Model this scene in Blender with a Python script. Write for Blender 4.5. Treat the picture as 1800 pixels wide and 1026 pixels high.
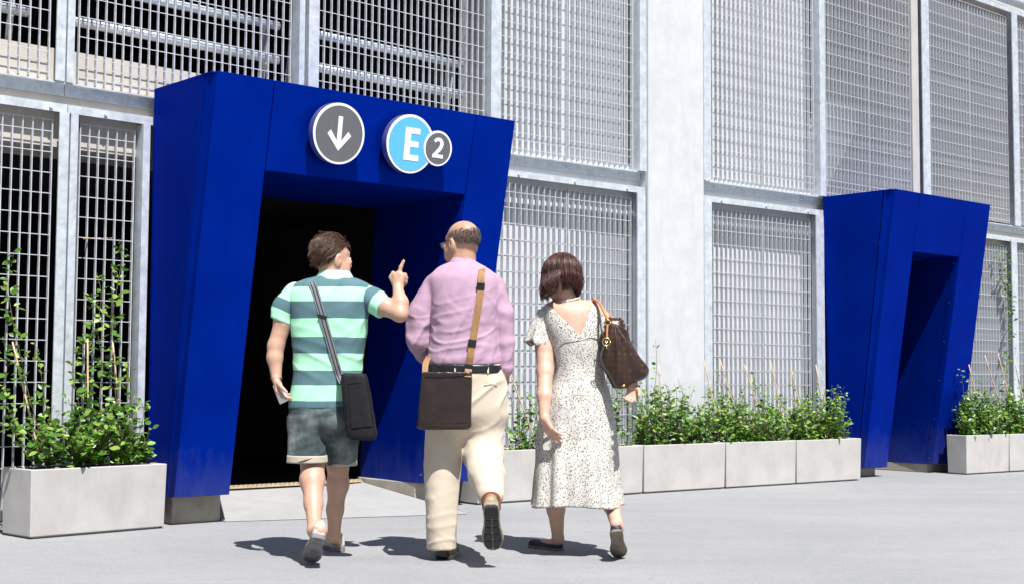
import bpy, math, random
import numpy as np
from mathutils import Matrix, Vector

# ------------------------------------------------------------------ clear
for o in list(bpy.data.objects): bpy.data.objects.remove(o)
scene = bpy.context.scene
COL = scene.collection
rng = np.random.default_rng(7)
R = math.radians

# ------------------------------------------------------------------ camera (1800x1026 photo pixels -> rays)
F, EYE, ROLL, PITCH = 2420.0, 0.911, R(0.3), math.atan(157/2420)
CAM = np.array([0, 0, EYE])
def ray(x, y):
    a, b = x-900, 513-y
    c, s = math.cos(ROLL), math.sin(ROLL)
    a, b = c*a-s*b, s*a+c*b
    cp, sp = math.cos(PITCH), math.sin(PITCH)
    return np.array([a, cp*F-sp*b, sp*F+cp*b])
cd = bpy.data.cameras.new('camera'); cam = bpy.data.objects.new('camera', cd); COL.objects.link(cam)
cd.sensor_width = 36; cd.lens = F/1800*36; cd.clip_end = 500; cd.clip_start = .1
fw = ray(900, 513); rt = ray(901, 513)-fw; up = ray(900, 512)-fw
m = Matrix.Identity(4)
for i, v in enumerate((rt, up, -fw/np.linalg.norm(fw))):
    for j in range(3): m[j][i] = float(v[j])
m.translation = Vector(CAM); cam.matrix_world = m
scene.camera = cam
scene.render.resolution_x, scene.render.resolution_y = 1024, 583

# ------------------------------------------------------------------ world, sun, exposure
SUN_EL, SUN_AZ = R(59), R(156)          # azimuth of the sun, clockwise from +Y (behind the camera, to its right)
world = bpy.data.worlds.new('World'); scene.world = world; world.use_nodes = True
wn = world.node_tree.nodes; wl = world.node_tree.links; wn.clear()
wo = wn.new('ShaderNodeOutputWorld'); bg = wn.new('ShaderNodeBackground'); sk = wn.new('ShaderNodeTexSky')
sk.sky_type = 'NISHITA'; sk.sun_disc = False; sk.sun_elevation = SUN_EL; sk.sun_rotation = SUN_AZ
bg.inputs['Strength'].default_value = .05
wl.new(sk.outputs[0], bg.inputs[0]); wl.new(bg.outputs[0], wo.inputs[0])
sd = bpy.data.lights.new('sun', 'SUN'); sun = bpy.data.objects.new('sun', sd); COL.objects.link(sun)
sd.energy = 5.0; sd.angle = R(.5); sd.color = (1, .975, .95)
sdir = Vector((math.sin(SUN_AZ)*math.cos(SUN_EL), math.cos(SUN_AZ)*math.cos(SUN_EL), math.sin(SUN_EL)))
sun.rotation_euler = sdir.to_track_quat('Z', 'Y').to_euler(); sun.location = (3, -6, 12)
vs = scene.view_settings
vs.view_transform = 'Standard'; vs.look = 'None'; vs.gamma = 1; vs.use_curve_mapping = False
vs.exposure = .8

# ------------------------------------------------------------------ frames: facade (u along, n outward, z)
_a = R(49.04)
P0 = np.array([-3.10491, 8.22773]); U = np.array([math.sin(_a), math.cos(_a)]); N = np.array([U[1], -U[0]])
KN = np.array([(-3, .07), (0, -.02), (4.06, -.165), (6.1, -.12), (8.2, -.035), (14, -.05)])
def kk(u): return float(np.interp(u, KN[:, 0], KN[:, 1]))
def W0(u, n, z): q = P0+U*u+N*n; return np.array([q[0], q[1], z])          # straight frame
def W(u, n, z): return W0(u, n+kk(u), z)                                   # follows the gently faceted facade
FROT = math.atan2(U[1], U[0])
def PX(x, y, D): d = ray(x, y); return CAM+d*(D/d[1])                      # pixel -> point at world depth D
def GZ(x, y, z=0): d = ray(x, y); return CAM+d*((z-EYE)/d[2])              # pixel -> point at height z

# ------------------------------------------------------------------ object helpers
BASE = {}
def mesh(name, V, Fc, smooth=False):
    me = bpy.data.meshes.new(name)
    me.from_pydata(np.asarray(V, float).tolist(), [], [list(map(int, f)) for f in Fc] if not isinstance(Fc, np.ndarray) else Fc.tolist())
    me.update()
    if smooth: me.polygons.foreach_set('use_smooth', [True]*len(me.polygons))
    return me
def tag(o, label, cat, group=None, kind=None):
    if label: o['label'] = label
    if cat: o['category'] = cat
    if group: o['group'] = group
    if kind: o['kind'] = kind
    return o
def thing(name, label, cat, loc, group=None, rotz=0):
    o = bpy.data.objects.new(name, None); COL.objects.link(o)
    o.location = Vector(loc); o.rotation_euler = (0, 0, rotz); o.empty_display_size = .1
    BASE[o.name] = np.array(loc, float)
    return tag(o, label, cat, group)
def mk(name, V, Fc, mat, parent=None, smooth=False, base=None):
    """world-space vertices -> object; stored relative to the parent thing's base (or to base)"""
    b = BASE[parent.name] if parent is not None else (np.array(base, float) if base is not None else np.zeros(3))
    o = bpy.data.objects.new(name, mesh(name, np.asarray(V, float)-b, Fc, smooth)); COL.objects.link(o)
    if mat: o.data.materials.append(mat)
    if parent is not None: o.parent = parent
    else: o.location = Vector(b)
    BASE[o.name] = b
    return o
def struct(o, name=None): o['kind'] = 'structure'; return o
BOXF = [(0, 3, 2, 1), (4, 5, 6, 7), (0, 1, 5, 4), (1, 2, 6, 5), (2, 3, 7, 6), (3, 0, 4, 7)]
def hexa(p): return [np.asarray(q, float) for q in p], BOXF             # 4 bottom ccw, 4 top ccw
def box(x0, x1, y0, y1, z0, z1):
    return hexa([(x0, y0, z0), (x1, y0, z0), (x1, y1, z0), (x0, y1, z0), (x0, y0, z1), (x1, y0, z1), (x1, y1, z1), (x0, y1, z1)])
def fbox(u0, u1, n0, n1, z0, z1, Wf=W):                                   # n0 < n1 ; n1 towards the viewer
    return hexa([Wf(u0, n1, z0), Wf(u1, n1, z0), Wf(u1, n0, z0), Wf(u0, n0, z0), Wf(u0, n1, z1), Wf(u1, n1, z1), Wf(u1, n0, z1), Wf(u0, n0, z1)])
def slab(q, t):
    """quad (4 pts seen ccw from outside) given thickness t inwards"""
    q = [np.asarray(p, float) for p in q]
    nn = np.cross(q[1]-q[0], q[3]-q[0]); nn /= np.linalg.norm(nn)
    return q+[p-nn*t for p in q], [(0, 1, 2, 3), (7, 6, 5, 4), (0, 4, 5, 1), (1, 5, 6, 2), (2, 6, 7, 3), (3, 7, 4, 0)]
def merge(parts):
    V, Fc = [], []
    for v, f in parts:
        k = len(V); V += [np.asarray(p, float) for p in v]; Fc += [tuple(i+k for i in q) for q in f]
    return V, Fc
def bevel(o, w=.006, seg=2):
    b = o.modifiers.new('bevel', 'BEVEL'); b.width = w; b.segments = seg; b.limit_method = 'ANGLE'; b.angle_limit = R(40)
    return o
def catmull(P, n):
    P = np.asarray(P, float); k = len(P)
    if k == 2:
        t = np.linspace(0, 1, n)[:, None]; return P[0]*(1-t)+P[1]*t
    s = np.linspace(0, k-1, n); i = np.minimum(s.astype(int), k-2); t = (s-i)[:, None]
    E = np.vstack([2*P[0]-P[1], P, 2*P[-1]-P[-2]])
    a, b, c, d = E[i], E[i+1], E[i+2], E[i+3]
    return .5*((2*b)+(c-a)*t+(2*a-5*b+4*c-d)*t*t+(3*b-a-3*c+d)*t**3)
def tube(path, rad, seg=8, n=None, flat=None):
    """swept tube; flat=(axis vector, factor) squeezes the section"""
    path = np.asarray(path, float)
    rad = np.full(len(path), rad) if np.isscalar(rad) else np.asarray(rad, float)
    if n: q = catmull(np.c_[path, rad], n); path, rad = q[:, :3], q[:, 3]
    T = np.gradient(path, axis=0); T /= np.linalg.norm(T, axis=1)[:, None]+1e-9
    ref = np.array([0, 0, 1.]) if abs(T[0][2]) < .9 else np.array([1., 0, 0])
    V = []; Fc = []
    A = np.cross(T[0], ref); A /= np.linalg.norm(A)
    for i in range(len(path)):
        A = A-T[i]*(A@T[i]); A /= np.linalg.norm(A); B = np.cross(T[i], A)
        for j in range(seg):
            t = 2*math.pi*j/seg; V.append(path[i]+rad[i]*(math.cos(t)*A+math.sin(t)*B))
    for i in range(len(path)-1):
        for j in range(seg):
            a = i*seg+j; b = i*seg+(j+1) % seg; Fc.append((a, b, b+seg, a+seg))
    Fc.append(tuple(range(seg-1, -1, -1))); Fc.append(tuple(range((len(path)-1)*seg, len(path)*seg)))
    return V, Fc
def ribbon(path, width, side, thick, n=None):
    """flat strap along path; side = per-point width direction, thickness along path x side"""
    path = np.asarray(path, float)
    if n: path = catmull(path, n)
    T = np.gradient(path, axis=0); V = []; Fc = []
    for i, p in enumerate(path):
        t = T[i]/np.linalg.norm(T[i]); s = np.asarray(side, float); s = s-t*(s@t); s /= np.linalg.norm(s); nn = np.cross(t, s)
        for a, b in ((-1, -1), (1, -1), (1, 1), (-1, 1)): V.append(p+s*a*width/2+nn*b*thick/2)
    for i in range(len(path)-1):
        for j in range(4):
            a = i*4+j; b = i*4+(j+1) % 4; Fc.append((a, b, b+4, a+4))
    Fc += [(3, 2, 1, 0), tuple(range(len(V)-4, len(V)))]
    return V, Fc
def prism(poly2, frame, d0, d1):
    """2-D polygon extruded in frame (o, ex, ey, ez) from d0 to d1"""
    o, ex, ey, ez = frame; k = len(poly2)
    V = [o+ex*x+ey*y+ez*d for d in (d0, d1) for x, y in poly2]
    return V, [tuple(range(k-1, -1, -1)), tuple(range(k, 2*k))]+[(i, (i+1) % k, k+(i+1) % k, k+i) for i in range(k)]
def nz(p, sc, seed=0, k=7):
    """cheap smooth noise, about -1..1"""
    g = np.random.default_rng(seed); p = np.asarray(p, float); out = 0
    for i in range(k):
        d = g.normal(size=3); d /= np.linalg.norm(d); out = out+np.sin((p@d)*sc*(.6+1.1*g.random())+g.random()*6.3)
    return out/(k*.5)

# ------------------------------------------------------------------ materials
MATS = {}
class NT:
    def __init__(s, name):
        s.m = bpy.data.materials.new(name); s.m.use_nodes = True; s.n = s.m.node_tree.nodes; s.l = s.m.node_tree.links
        s.b = s.n['Principled BSDF']; MATS[name] = s.m
    def new(s, t, **kw):
        q = s.n.new(t)
        for k, v in kw.items(): setattr(q, k, v)
        return q
    def coord(s, scale=(1, 1, 1), kind='Object'):
        tc = s.new('ShaderNodeTexCoord'); mp = s.new('ShaderNodeMapping'); mp.inputs['Scale'].default_value = scale
        s.l.new(tc.outputs[kind], mp.inputs[0]); return mp.outputs[0]
    def noise(s, scale, detail=4, rough=.55, vec=None):
        q = s.new('ShaderNodeTexNoise'); q.inputs['Scale'].default_value = scale; q.inputs['Detail'].default_value = detail; q.inputs['Roughness'].default_value = rough
        s.l.new(vec if vec is not None else s.coord(), q.inputs['Vector']); return q.outputs['Fac']
    def ramp(s, fac, stops, interp='LINEAR'):
        q = s.new('ShaderNodeValToRGB'); e = q.color_ramp; e.interpolation = interp
        while len(e.elements) < len(stops): e.elements.new(.5)
        for el, (p, c) in zip(e.elements, stops): el.position = p; el.color = (*c, 1) if len(c) == 3 else c
        s.l.new(fac, q.inputs[0]); return q.outputs[0]
    def mix(s, fac, a, b, mode='MIX'):
        q = s.new('ShaderNodeMix', data_type='RGBA', blend_type=mode)
        for sock, v in ((q.inputs[0], fac), (q.inputs[6], a), (q.inputs[7], b)):
            if isinstance(v, (int, float)): sock.default_value = v
            elif isinstance(v, tuple): sock.default_value = (*v, 1)
            else: s.l.new(v, sock)
        return q.outputs[2]
    def bump(s, h, strength=.3, dist=.01):
        q = s.new('ShaderNodeBump'); q.inputs['Strength'].default_value = strength; q.inputs['Distance'].default_value = dist
        s.l.new(h, q.inputs['Height']); s.l.new(q.outputs[0], s.b.inputs['Normal'])
    def col(s, c):
        if isinstance(c, tuple): s.b.inputs['Base Color'].default_value = (*c, 1)
        else: s.l.new(c, s.b.inputs['Base Color'])
    def set(s, **kw):
        for k, v in kw.items():
            i = s.b.inputs[k.replace('_', ' ')]
            if isinstance(v, (int, float, tuple)): i.default_value = v
            else: s.l.new(v, i)
        return s
def plain(name, c, rough=.6, var=.12, sc=30, metallic=0, bump=0, spec=.5):
    t = NT(name); f = t.noise(sc)
    lo = tuple(x*(1-var) for x in c); hi = tuple(min(1, x*(1+var)) for x in c)
    t.col(t.ramp(f, [(.3, lo), (.7, hi)])); t.set(Roughness=rough, Metallic=metallic, Specular_IOR_Level=spec)
    if bump: t.bump(t.noise(sc*3), bump, .004)
    return t.m

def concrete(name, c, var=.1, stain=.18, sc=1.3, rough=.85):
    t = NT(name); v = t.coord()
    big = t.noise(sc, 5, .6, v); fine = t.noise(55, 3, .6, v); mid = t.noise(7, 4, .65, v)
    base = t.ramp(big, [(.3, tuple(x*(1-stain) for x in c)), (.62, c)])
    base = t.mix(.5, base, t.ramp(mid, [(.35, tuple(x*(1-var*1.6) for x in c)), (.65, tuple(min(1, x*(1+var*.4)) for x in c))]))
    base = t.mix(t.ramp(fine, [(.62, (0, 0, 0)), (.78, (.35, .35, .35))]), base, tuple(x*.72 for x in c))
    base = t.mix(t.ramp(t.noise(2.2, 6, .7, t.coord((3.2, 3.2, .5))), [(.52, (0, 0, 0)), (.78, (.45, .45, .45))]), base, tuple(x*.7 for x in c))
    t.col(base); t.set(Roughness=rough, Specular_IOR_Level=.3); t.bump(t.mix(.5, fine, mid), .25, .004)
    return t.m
M_WALL = concrete('white_rendered_concrete', (.52, .53, .55), .09, .17)
M_BEAM = concrete('raw_cream_concrete', (.50, .46, .41), .12, .2, 2.2)
M_PLANTER = concrete('cast_planter_concrete', (.44, .425, .41), .1, .16, 3)
M_PLINTH = concrete('stained_plinth_concrete', (.42, .38, .32), .2, .4, 5)
M_RAMP = concrete('pale_apron_concrete', (.31, .31, .305), .08, .12, 2)
M_DARK = concrete('shade_dark_interior', (.028, .026, .025), .1, .2)  # near-black colour puts the deep shade of the open decks into the surfaces
M_GREYWALL = concrete('grey_interior_concrete', (.26, .28, .31), .1, .2)
def ground_mat():
    t = NT('plaza_paving'); v = t.coord((1, 1, 1))
    med = t.noise(9, 5, .65, v); big = t.noise(.45, 6, .6, v); streak = t.noise(1.0, 5, .6, t.coord((.5, 2.2, 1))); g = t.noise(120, 3, .75, v); g2 = t.noise(48, 4, .7, v)
    c = t.ramp(big, [(.3, (.236, .239, .245)), (.7, (.303, .304, .306))])
    c = t.mix(t.ramp(med, [(.48, (0, 0, 0)), (.72, (.4, .4, .4))]), c, (.20, .205, .21))
    c = t.mix(t.ramp(streak, [(.45, (0, 0, 0)), (.75, (.5, .5, .5))]), c, (.205, .21, .22))
    c = t.mix(t.ramp(g, [(.34, (.75, .75, .75)), (.5, (0, 0, 0))]), c, (.13, .135, .14))
    c = t.mix(t.ramp(g2, [(.55, (0, 0, 0)), (.7, (.55, .55, .55))]), c, (.40, .40, .40))
    vo = t.new('ShaderNodeTexVoronoi'); vo.inputs['Scale'].default_value = 1.7; t.l.new(v, vo.inputs['Vector'])
    c = t.mix(t.ramp(vo.outputs['Distance'], [(.022, (.6, .6, .6)), (.034, (0, 0, 0))]), c, (.11, .11, .115))
    c = t.mix(t.ramp(t.noise(1.1, 7, .7, v), [(.56, (0, 0, 0)), (.72, (.38, .38, .38))]), c, (.185, .188, .19))
    t.col(c); t.set(Roughness=.9, Specular_IOR_Level=.25); t.bump(g, .3, .003)
    return t.m
M_GROUND = ground_mat()
def galv(name, c=(.60, .64, .68), metallic=.35, rough=.42):
    t = NT(name); v = t.coord(); f = t.noise(14, 5, .6, v); vo = t.new('ShaderNodeTexVoronoi'); vo.inputs['Scale'].default_value = 45; t.l.new(v, vo.inputs['Vector'])
    base = t.ramp(f, [(.3, tuple(x*.78 for x in c)), (.7, tuple(min(1, x*1.12) for x in c))])
    base = t.mix(.22, base, t.ramp(vo.outputs['Color'], [(0, tuple(x*.6 for x in c)), (1, tuple(min(1, x*1.3) for x in c))]))
    t.col(base); t.set(Metallic=metallic, Roughness=t.ramp(f, [(.2, (rough-.1,)*3), (.8, (rough+.15,)*3)]))
    return t.m
M_GALV = galv('galvanised_steel'); M_BAR = galv('galvanised_grating', (.53, .55, .58), .18, .5)
M_RAIL = galv('galvanised_rail', (.66, .72, .76), .4, .35)
def bluemat():
    t = NT('blue_powder_coat'); v = t.coord(); f = t.noise(3, 5, .6, v); d = t.noise(1.6, 6, .7, t.coord((9, 9, .55))); fine = t.noise(300, 2, .6, v)
    c = t.ramp(f, [(.3, (.0, .016, .26)), (.7, (.0, .021, .31))])
    c = t.mix(t.ramp(d, [(.55, (0, 0, 0)), (.85, (.05, .05, .05))]), c, (.03, .10, .36))
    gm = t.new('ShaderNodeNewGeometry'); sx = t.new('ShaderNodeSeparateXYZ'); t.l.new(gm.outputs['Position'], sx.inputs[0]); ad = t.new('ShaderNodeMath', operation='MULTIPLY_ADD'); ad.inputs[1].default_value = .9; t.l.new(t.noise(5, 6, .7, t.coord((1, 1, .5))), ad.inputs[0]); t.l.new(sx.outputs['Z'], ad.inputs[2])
    c = t.mix(t.ramp(ad.outputs[0], [(.42, (.14, .14, .14)), (.95, (0, 0, 0))]), c, (.30, .33, .42))  # paler towards the ground: dust plus painted-in bounce light off the paving
    t.col(c); t.set(Roughness=t.ramp(f, [(.2, (.46,)*3), (.8, (.56,)*3)]), Specular_IOR_Level=.06, Metallic=.6); t.b.inputs['Specular Tint'].default_value = (.02, .12, .6, 1); t.bump(fine, .12, .001)
    return t.m
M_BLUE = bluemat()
M_SIGNW = plain('sign_white', (.80, .81, .84), .35, .02)
M_SIGNG = plain('sign_grey', (.115, .117, .128), .4, .05)
M_SIGNB = plain('sign_sky_blue', (.10, .43, .86), .4, .04)
M_BRUSH = plain('brushed_rim', (.55, .55, .6), .28, .2, 60, metallic=.9)
M_TACT = plain('tan_tactile_strip', (.42, .34, .22), .7, .2, 60)
M_SOIL = plain('dark_potting_soil', (.03, .022, .016), .95, .5, 60, bump=.8)
M_PIPE = plain('black_drip_pipe', (.012, .012, .014), .4)
M_BAMBOO = plain('bamboo_cane', (.58, .40, .24), .55, .25, 50)
M_STEM = plain('woody_stem', (.10, .07, .04), .8, .3, 60)
def leafmat(name, a, b):
    t = NT(name); oi = t.new('ShaderNodeObjectInfo'); ge = t.new('ShaderNodeNewGeometry')
    f = t.noise(28, 3); r = t.mix(.5, f, ge.outputs['Random Per Island'])
    c = t.ramp(r, [(.25, a), (.75, b)]); t.col(c); t.set(Roughness=.38, Specular_IOR_Level=.5)
    tr = t.new('ShaderNodeBsdfTranslucent'); t.l.new(t.mix(1.0, c, (1.0, 1.25, .5), 'MULTIPLY'), tr.inputs[0])
    ms = t.new('ShaderNodeMixShader'); ms.inputs[0].default_value = .28
    t.l.new(t.b.outputs[0], ms.inputs[1]); t.l.new(tr.outputs[0], ms.inputs[2]); t.l.new(ms.outputs[0], t.n['Material Output'].inputs[0])
    return t.m
M_LEAF = leafmat('jasmine_leaf', (.014, .06, .008), (.125, .27, .03))
M_LEAFL = leafmat('young_jasmine_leaf', (.08, .20, .02), (.34, .46, .10))
def skin(name, c):
    t = NT(name); f = t.mix(.5, t.noise(9, 5, .65), t.noise(45, 3)); t.col(t.ramp(f, [(.36, (c[0]*.88, c[1]*.8, c[2]*.76)), (.7, (min(1, c[0]*1.06), c[1]*1.05, c[2]*1.05))]))
    t.set(Roughness=.48, Subsurface_Weight=.12, Subsurface_Scale=.01); t.b.inputs['Subsurface Radius'].default_value = (1, .35, .2)
    t.bump(t.mix(.5, t.noise(160, 3), t.noise(28, 4)), .3, .004); return t.m
M_SKINA = skin('skin_light_tan', (.50, .315, .23)); M_SKINB = skin('skin_tan', (.45, .27, .185)); M_SKINC = skin('skin_fair', (.57, .37, .28))
def crumple(t, sc, vec=None):
    q = t.new('ShaderNodeTexNoise'); q.inputs['Scale'].default_value = sc; q.inputs['Detail'].default_value = 2; q.inputs['Distortion'].default_value = .6; t.l.new(vec if vec is not None else t.coord((1, 1, .8)), q.inputs['Vector'])
    return t.ramp(q.outputs['Fac'], [(.3, (0, 0, 0)), (.5, (1, 1, 1)), (.7, (.1, .1, .1))])
def cloth(name, c, var=.1, rough=.85, sc=6, weave=500):
    t = NT(name); f = t.noise(sc, 4); t.col(t.ramp(f, [(.3, tuple(x*(1-var) for x in c)), (.7, tuple(min(1, x*(1+var)) for x in c))]))
    t.set(Roughness=rough, Specular_IOR_Level=.2); t.b.inputs['Sheen Weight'].default_value = .15
    t.bump(t.mix(.3, crumple(t, 7), t.noise(weave, 1)), .3, .012); return t.m

# ------------------------------------------------------------------ signed-distance bodies
class Field:
    def __init__(s, lo, hi, h):
        s.lo = np.asarray(lo, float); s.h = h; s.n = np.ceil((np.asarray(hi, float)-s.lo)/h).astype(int)+1
        s.f = np.full(s.n, .08, np.float32)
    def _sub(s, lo, hi):
        i0 = np.clip(np.floor((lo-s.lo)/s.h).astype(int), 0, s.n); i1 = np.clip(np.ceil((hi-s.lo)/s.h).astype(int)+1, 0, s.n)
        sl = tuple(slice(a, b) for a, b in zip(i0, i1))
        g = [(s.lo[k]+s.h*np.arange(i0[k], i1[k])).astype(np.float32) for k in range(3)]
        return sl, np.meshgrid(*g, indexing='ij', sparse=True)
    def put(s, sl, d, k, cut=False):
        a = s.f[sl]
        if a.size == 0: return
        if cut: s.f[sl] = np.maximum(a, -d); return
        if k <= 0: s.f[sl] = np.minimum(a, d); return
        hh = np.maximum(k-np.abs(a-d), 0)/k; s.f[sl] = np.minimum(a, d)-hh*hh*k*.25
    def cone(s, a, b, ra, rb, k=.02, flat=None):
        a, b = np.asarray(a, float), np.asarray(b, float); r = max(ra, rb)+k+.02
        sl, (x, y, z) = s._sub(np.minimum(a, b)-r, np.maximum(a, b)+r)
        ab = b-a; L = ab@ab+1e-12
        t = np.clip(((x-a[0])*ab[0]+(y-a[1])*ab[1]+(z-a[2])*ab[2])/L, 0, 1)
        dx, dy, dz = x-a[0]-t*ab[0], y-a[1]-t*ab[1], z-a[2]-t*ab[2]
        q = dx*dx+dy*dy+dz*dz
        if flat is not None:
            v, fac = flat; v = np.asarray(v, float)/np.linalg.norm(v); c = dx*v[0]+dy*v[1]+dz*v[2]; q = q+c*c*(fac*fac-1)
        s.put(sl, np.sqrt(q)-(ra+t*(rb-ra)), k)
    def chain(s, pts, rad, k=.02, flat=None):
        for i in range(len(pts)-1): s.cone(pts[i], pts[i+1], rad[i], rad[i+1], k, flat)
    def ell(s, c, r, M=None, k=.02, cut=False):
        c = np.asarray(c, float); r = np.asarray(r, float); e = max(r)+k+.02
        sl, (x, y, z) = s._sub(c-e, c+e); M = np.eye(3) if M is None else M
        d = [(x-c[0])*M[0, i]+(y-c[1])*M[1, i]+(z-c[2])*M[2, i] for i in range(3)]
        k0 = np.sqrt(sum((d[i]/r[i])**2 for i in range(3))); k1 = np.sqrt(sum((d[i]/r[i]**2)**2 for i in range(3)))+1e-9
        s.put(sl, k0*(k0-1)/k1, k, cut)
    def stack(s, st, k=.02, shrink=0.):
        z, cx, cy, rx, ry, ex = st.T; o = np.argsort(z); z, cx, cy, rx, ry, ex = [q[o] for q in (z, cx, cy, rx, ry, ex)]
        rx = rx-shrink; ry = ry-shrink; e = k+.03
        lo = np.array([(cx-rx).min()-e, (cy-ry).min()-e, z[0]-e]); hi = np.array([(cx+rx).max()+e, (cy+ry).max()+e, z[-1]+e])
        sl, (x, y, zz) = s._sub(lo, hi); f = zz.ravel(); I = lambda q: np.interp(f, z, q)[None, None, :].astype(np.float32)
        a, b, p, q, w = I(cx), I(cy), I(rx), I(ry), I(ex)
        g = (np.abs((x-a)/p)**w+np.abs((y-b)/q)**w)**(1/w)
        d = (g-1)*np.minimum(p, q)*np.where(g < 1, 1, .9)
        dz = np.maximum(z[0]+shrink-zz, zz-(z[-1]-shrink)); s.put(sl, np.maximum(d, dz), k)
    def halfspace_cut(s, p, nrm):
        """remove everything on the side nrm points to"""
        sl, (x, y, z) = s._sub(s.lo, s.lo+s.h*(s.n-1)); nrm = np.asarray(nrm, float)/np.linalg.norm(nrm)
        s.f = np.maximum(s.f, (x-p[0])*nrm[0]+(y-p[1])*nrm[1]+(z-p[2])*nrm[2])
    def surface(s):
        f = s.f; ins = f < 0; nx, ny, nz_ = f.shape
        cnt = np.zeros((nx-1, ny-1, nz_-1), np.int8); cs = [(i, j, k) for i in (0, 1) for j in (0, 1) for k in (0, 1)]
        for i, j, k in cs: cnt += ins[i:nx-1+i, j:ny-1+j, k:nz_-1+k]
        act = np.argwhere((cnt > 0) & (cnt < 8)); idx = np.full(cnt.shape, -1, np.int64); idx[tuple(act.T)] = np.arange(len(act))
        acc = np.zeros((len(act), 3)); c = np.zeros(len(act))
        for a in cs:
            for ax in range(3):
                if a[ax]: continue
                b = list(a); b[ax] = 1
                f0 = f[tuple((act+a).T)]; f1 = f[tuple((act+b).T)]; mm = (f0 < 0) != (f1 < 0)
                t = np.where(mm, f0/np.where(mm, f0-f1, 1), 0); p = act+np.array(a)+0.; p[:, ax] += t
                acc[mm] += p[mm]; c[mm] += 1
        V = s.lo+s.h*acc/c[:, None]; Q = []
        for ax in range(3):
            a0 = [slice(None)]*3; a1 = [slice(None)]*3; a0[ax] = slice(0, -1); a1[ax] = slice(1, None)
            i0 = ins[tuple(a0)]; i1 = ins[tuple(a1)]; e = np.argwhere(i0 != i1)
            o1, o2 = [k for k in range(3) if k != ax]
            e = e[(e[:, o1] > 0) & (e[:, o2] > 0) & (e[:, o1] < f.shape[o1]-1) & (e[:, o2] < f.shape[o2]-1)]
            d1 = np.zeros(3, int); d1[o1] = 1; d2 = np.zeros(3, int); d2[o2] = 1
            q = np.stack([idx[tuple((e-d1-d2).T)], idx[tuple((e-d2).T)], idx[tuple(e.T)], idx[tuple((e-d1).T)]], 1)
            fl = i0[tuple(e.T)]; 
            if ax == 1: fl = ~fl
            q[~fl] = q[~fl][:, ::-1]; Q.append(q)
        Q = np.concatenate(Q); Q = Q[(Q >= 0).all(1)]
        return V, Q
def relax(V, Q, it=2, lam=.5):
    for _ in range(it):
        S = np.zeros_like(V); C = np.zeros(len(V))
        for a, b in ((0, 1), (1, 2), (2, 3), (3, 0)):
            for p, q in ((a, b), (b, a)):
                np.add.at(S, Q[:, p], V[Q[:, q]]); np.add.at(C, Q[:, p], 1)
        V = V+lam*(S/np.maximum(C, 1)[:, None]-V)
    return V
def vnormals(V, Q):
    n = np.cross(V[Q[:, 2]]-V[Q[:, 0]], V[Q[:, 3]]-V[Q[:, 1]]); o = np.zeros_like(V)
    for k in range(4): np.add.at(o, Q[:, k], n)
    return o/(np.linalg.norm(o, axis=1)[:, None]+1e-12)
def skinmesh(name, fld, mat, parent, it=2, wr=None):
    V, Q = fld.surface(); V = relax(V, Q, it)
    if wr: V = V+vnormals(V, Q)*wr(V)[:, None]
    return mk(name, V, Q, mat, parent, True)
def rows(L, n=60):
    """pixel rows (y, xl, xr, depth, half depth[, exponent]) -> z, cx, cy, rx, ry, exponent"""
    o = []
    for r in L:
        y, xl, xr, D, hd = r[:5]; a, b = PX(xl, y, D), PX(xr, y, D); o.append(((a[2]+b[2])/2, (a[0]+b[0])/2, D, (b[0]-a[0])/2, hd, r[5] if len(r) > 5 else 2.2))
    return catmull(np.array(o), n)
def front(st, x, y):
    """depth of the stack's camera-side surface at a pixel"""
    D = st[0][2]
    for _ in range(4):
        p = PX(x, y, D); o = np.argsort(st[:, 0]); g = [np.interp(p[2], st[o, 0], st[o, i]) for i in range(1, 6)]
        t = min(.97, abs((p[0]-g[0])/g[2])); D = g[1]-g[3]*(1-t**g[4])**(1/g[4])
    return D

# ================================================================== SETTING
V, Fc = [], []
gx = np.concatenate([np.linspace(-80, -6, 8), np.linspace(-5, 8, 27), np.linspace(12, 80, 7)]); gy = np.concatenate([np.linspace(-60, 2, 10), np.linspace(3, 18, 31), np.linspace(24, 120, 8)])
for y in gy:
    for x in gx: V.append((x, y, 0))
k = len(gx)
for j in range(len(gy)-1):
    for i in range(k-1): Fc.append((j*k+i, j*k+i+1, (j+1)*k+i+1, (j+1)*k+i))
struct(mk('ground', V, Fc, M_GROUND))

bld = thing('car_park_building', 'pale concrete car park building with dark open decks behind steel mesh', 'building', W0(4, -.3, 0))
def part(name, v, m, par=None, bv=0, smooth=False):
    o = mk(name, v[0], v[1], m, par or bld, smooth)
    if bv: bevel(o, bv)
    return o
# decks, walls and roof of the building
for a, b in ((-5, -3), (-3, 0), (0, 4.06)): part('deck_edge_beam', fbox(a, b, -.55, -.085, 2.365, 2.99), M_BEAM)
for a, b in ((4.06, 5.785), (6.5, 8.26)): part('deck_edge_beam', fbox(a, b, -.19, -.085, 2.375, 2.82), M_WALL)
part('side_wall', fbox(-5, -2.45, -.40, -.16, 0, 2.41), M_WALL)
part('side_wall', fbox(-5, -2.45, -.40, -.16, 3.0, 5.28), M_WALL)
part('concrete_wall', fbox(3.56, 6.1, -.45, -.195, 0, 2.74), M_WALL)
part('concrete_wall', fbox(4.06, 6.1, -.452, -.197, 2.745, 5.28), M_WALL)
part('concrete_wall', fbox(6.1, 8.24, -.45, -.195, 0, 2.74), M_WALL)
part('concrete_wall', fbox(6.1, 8.26, -.452, -.197, 2.745, 5.28), M_WALL)
part('concrete_column', fbox(5.785, 6.5, -.188, .035, 0, 5.9), M_WALL, bv=.012)
part('deck_edge_beam', fbox(8.265, 14, -.5, -.085, 2.42, 2.78), M_BEAM)
part('deck_edge_beam', fbox(-5, 14, -.5, -.13, 5.28, 5.75), M_BEAM)
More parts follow.
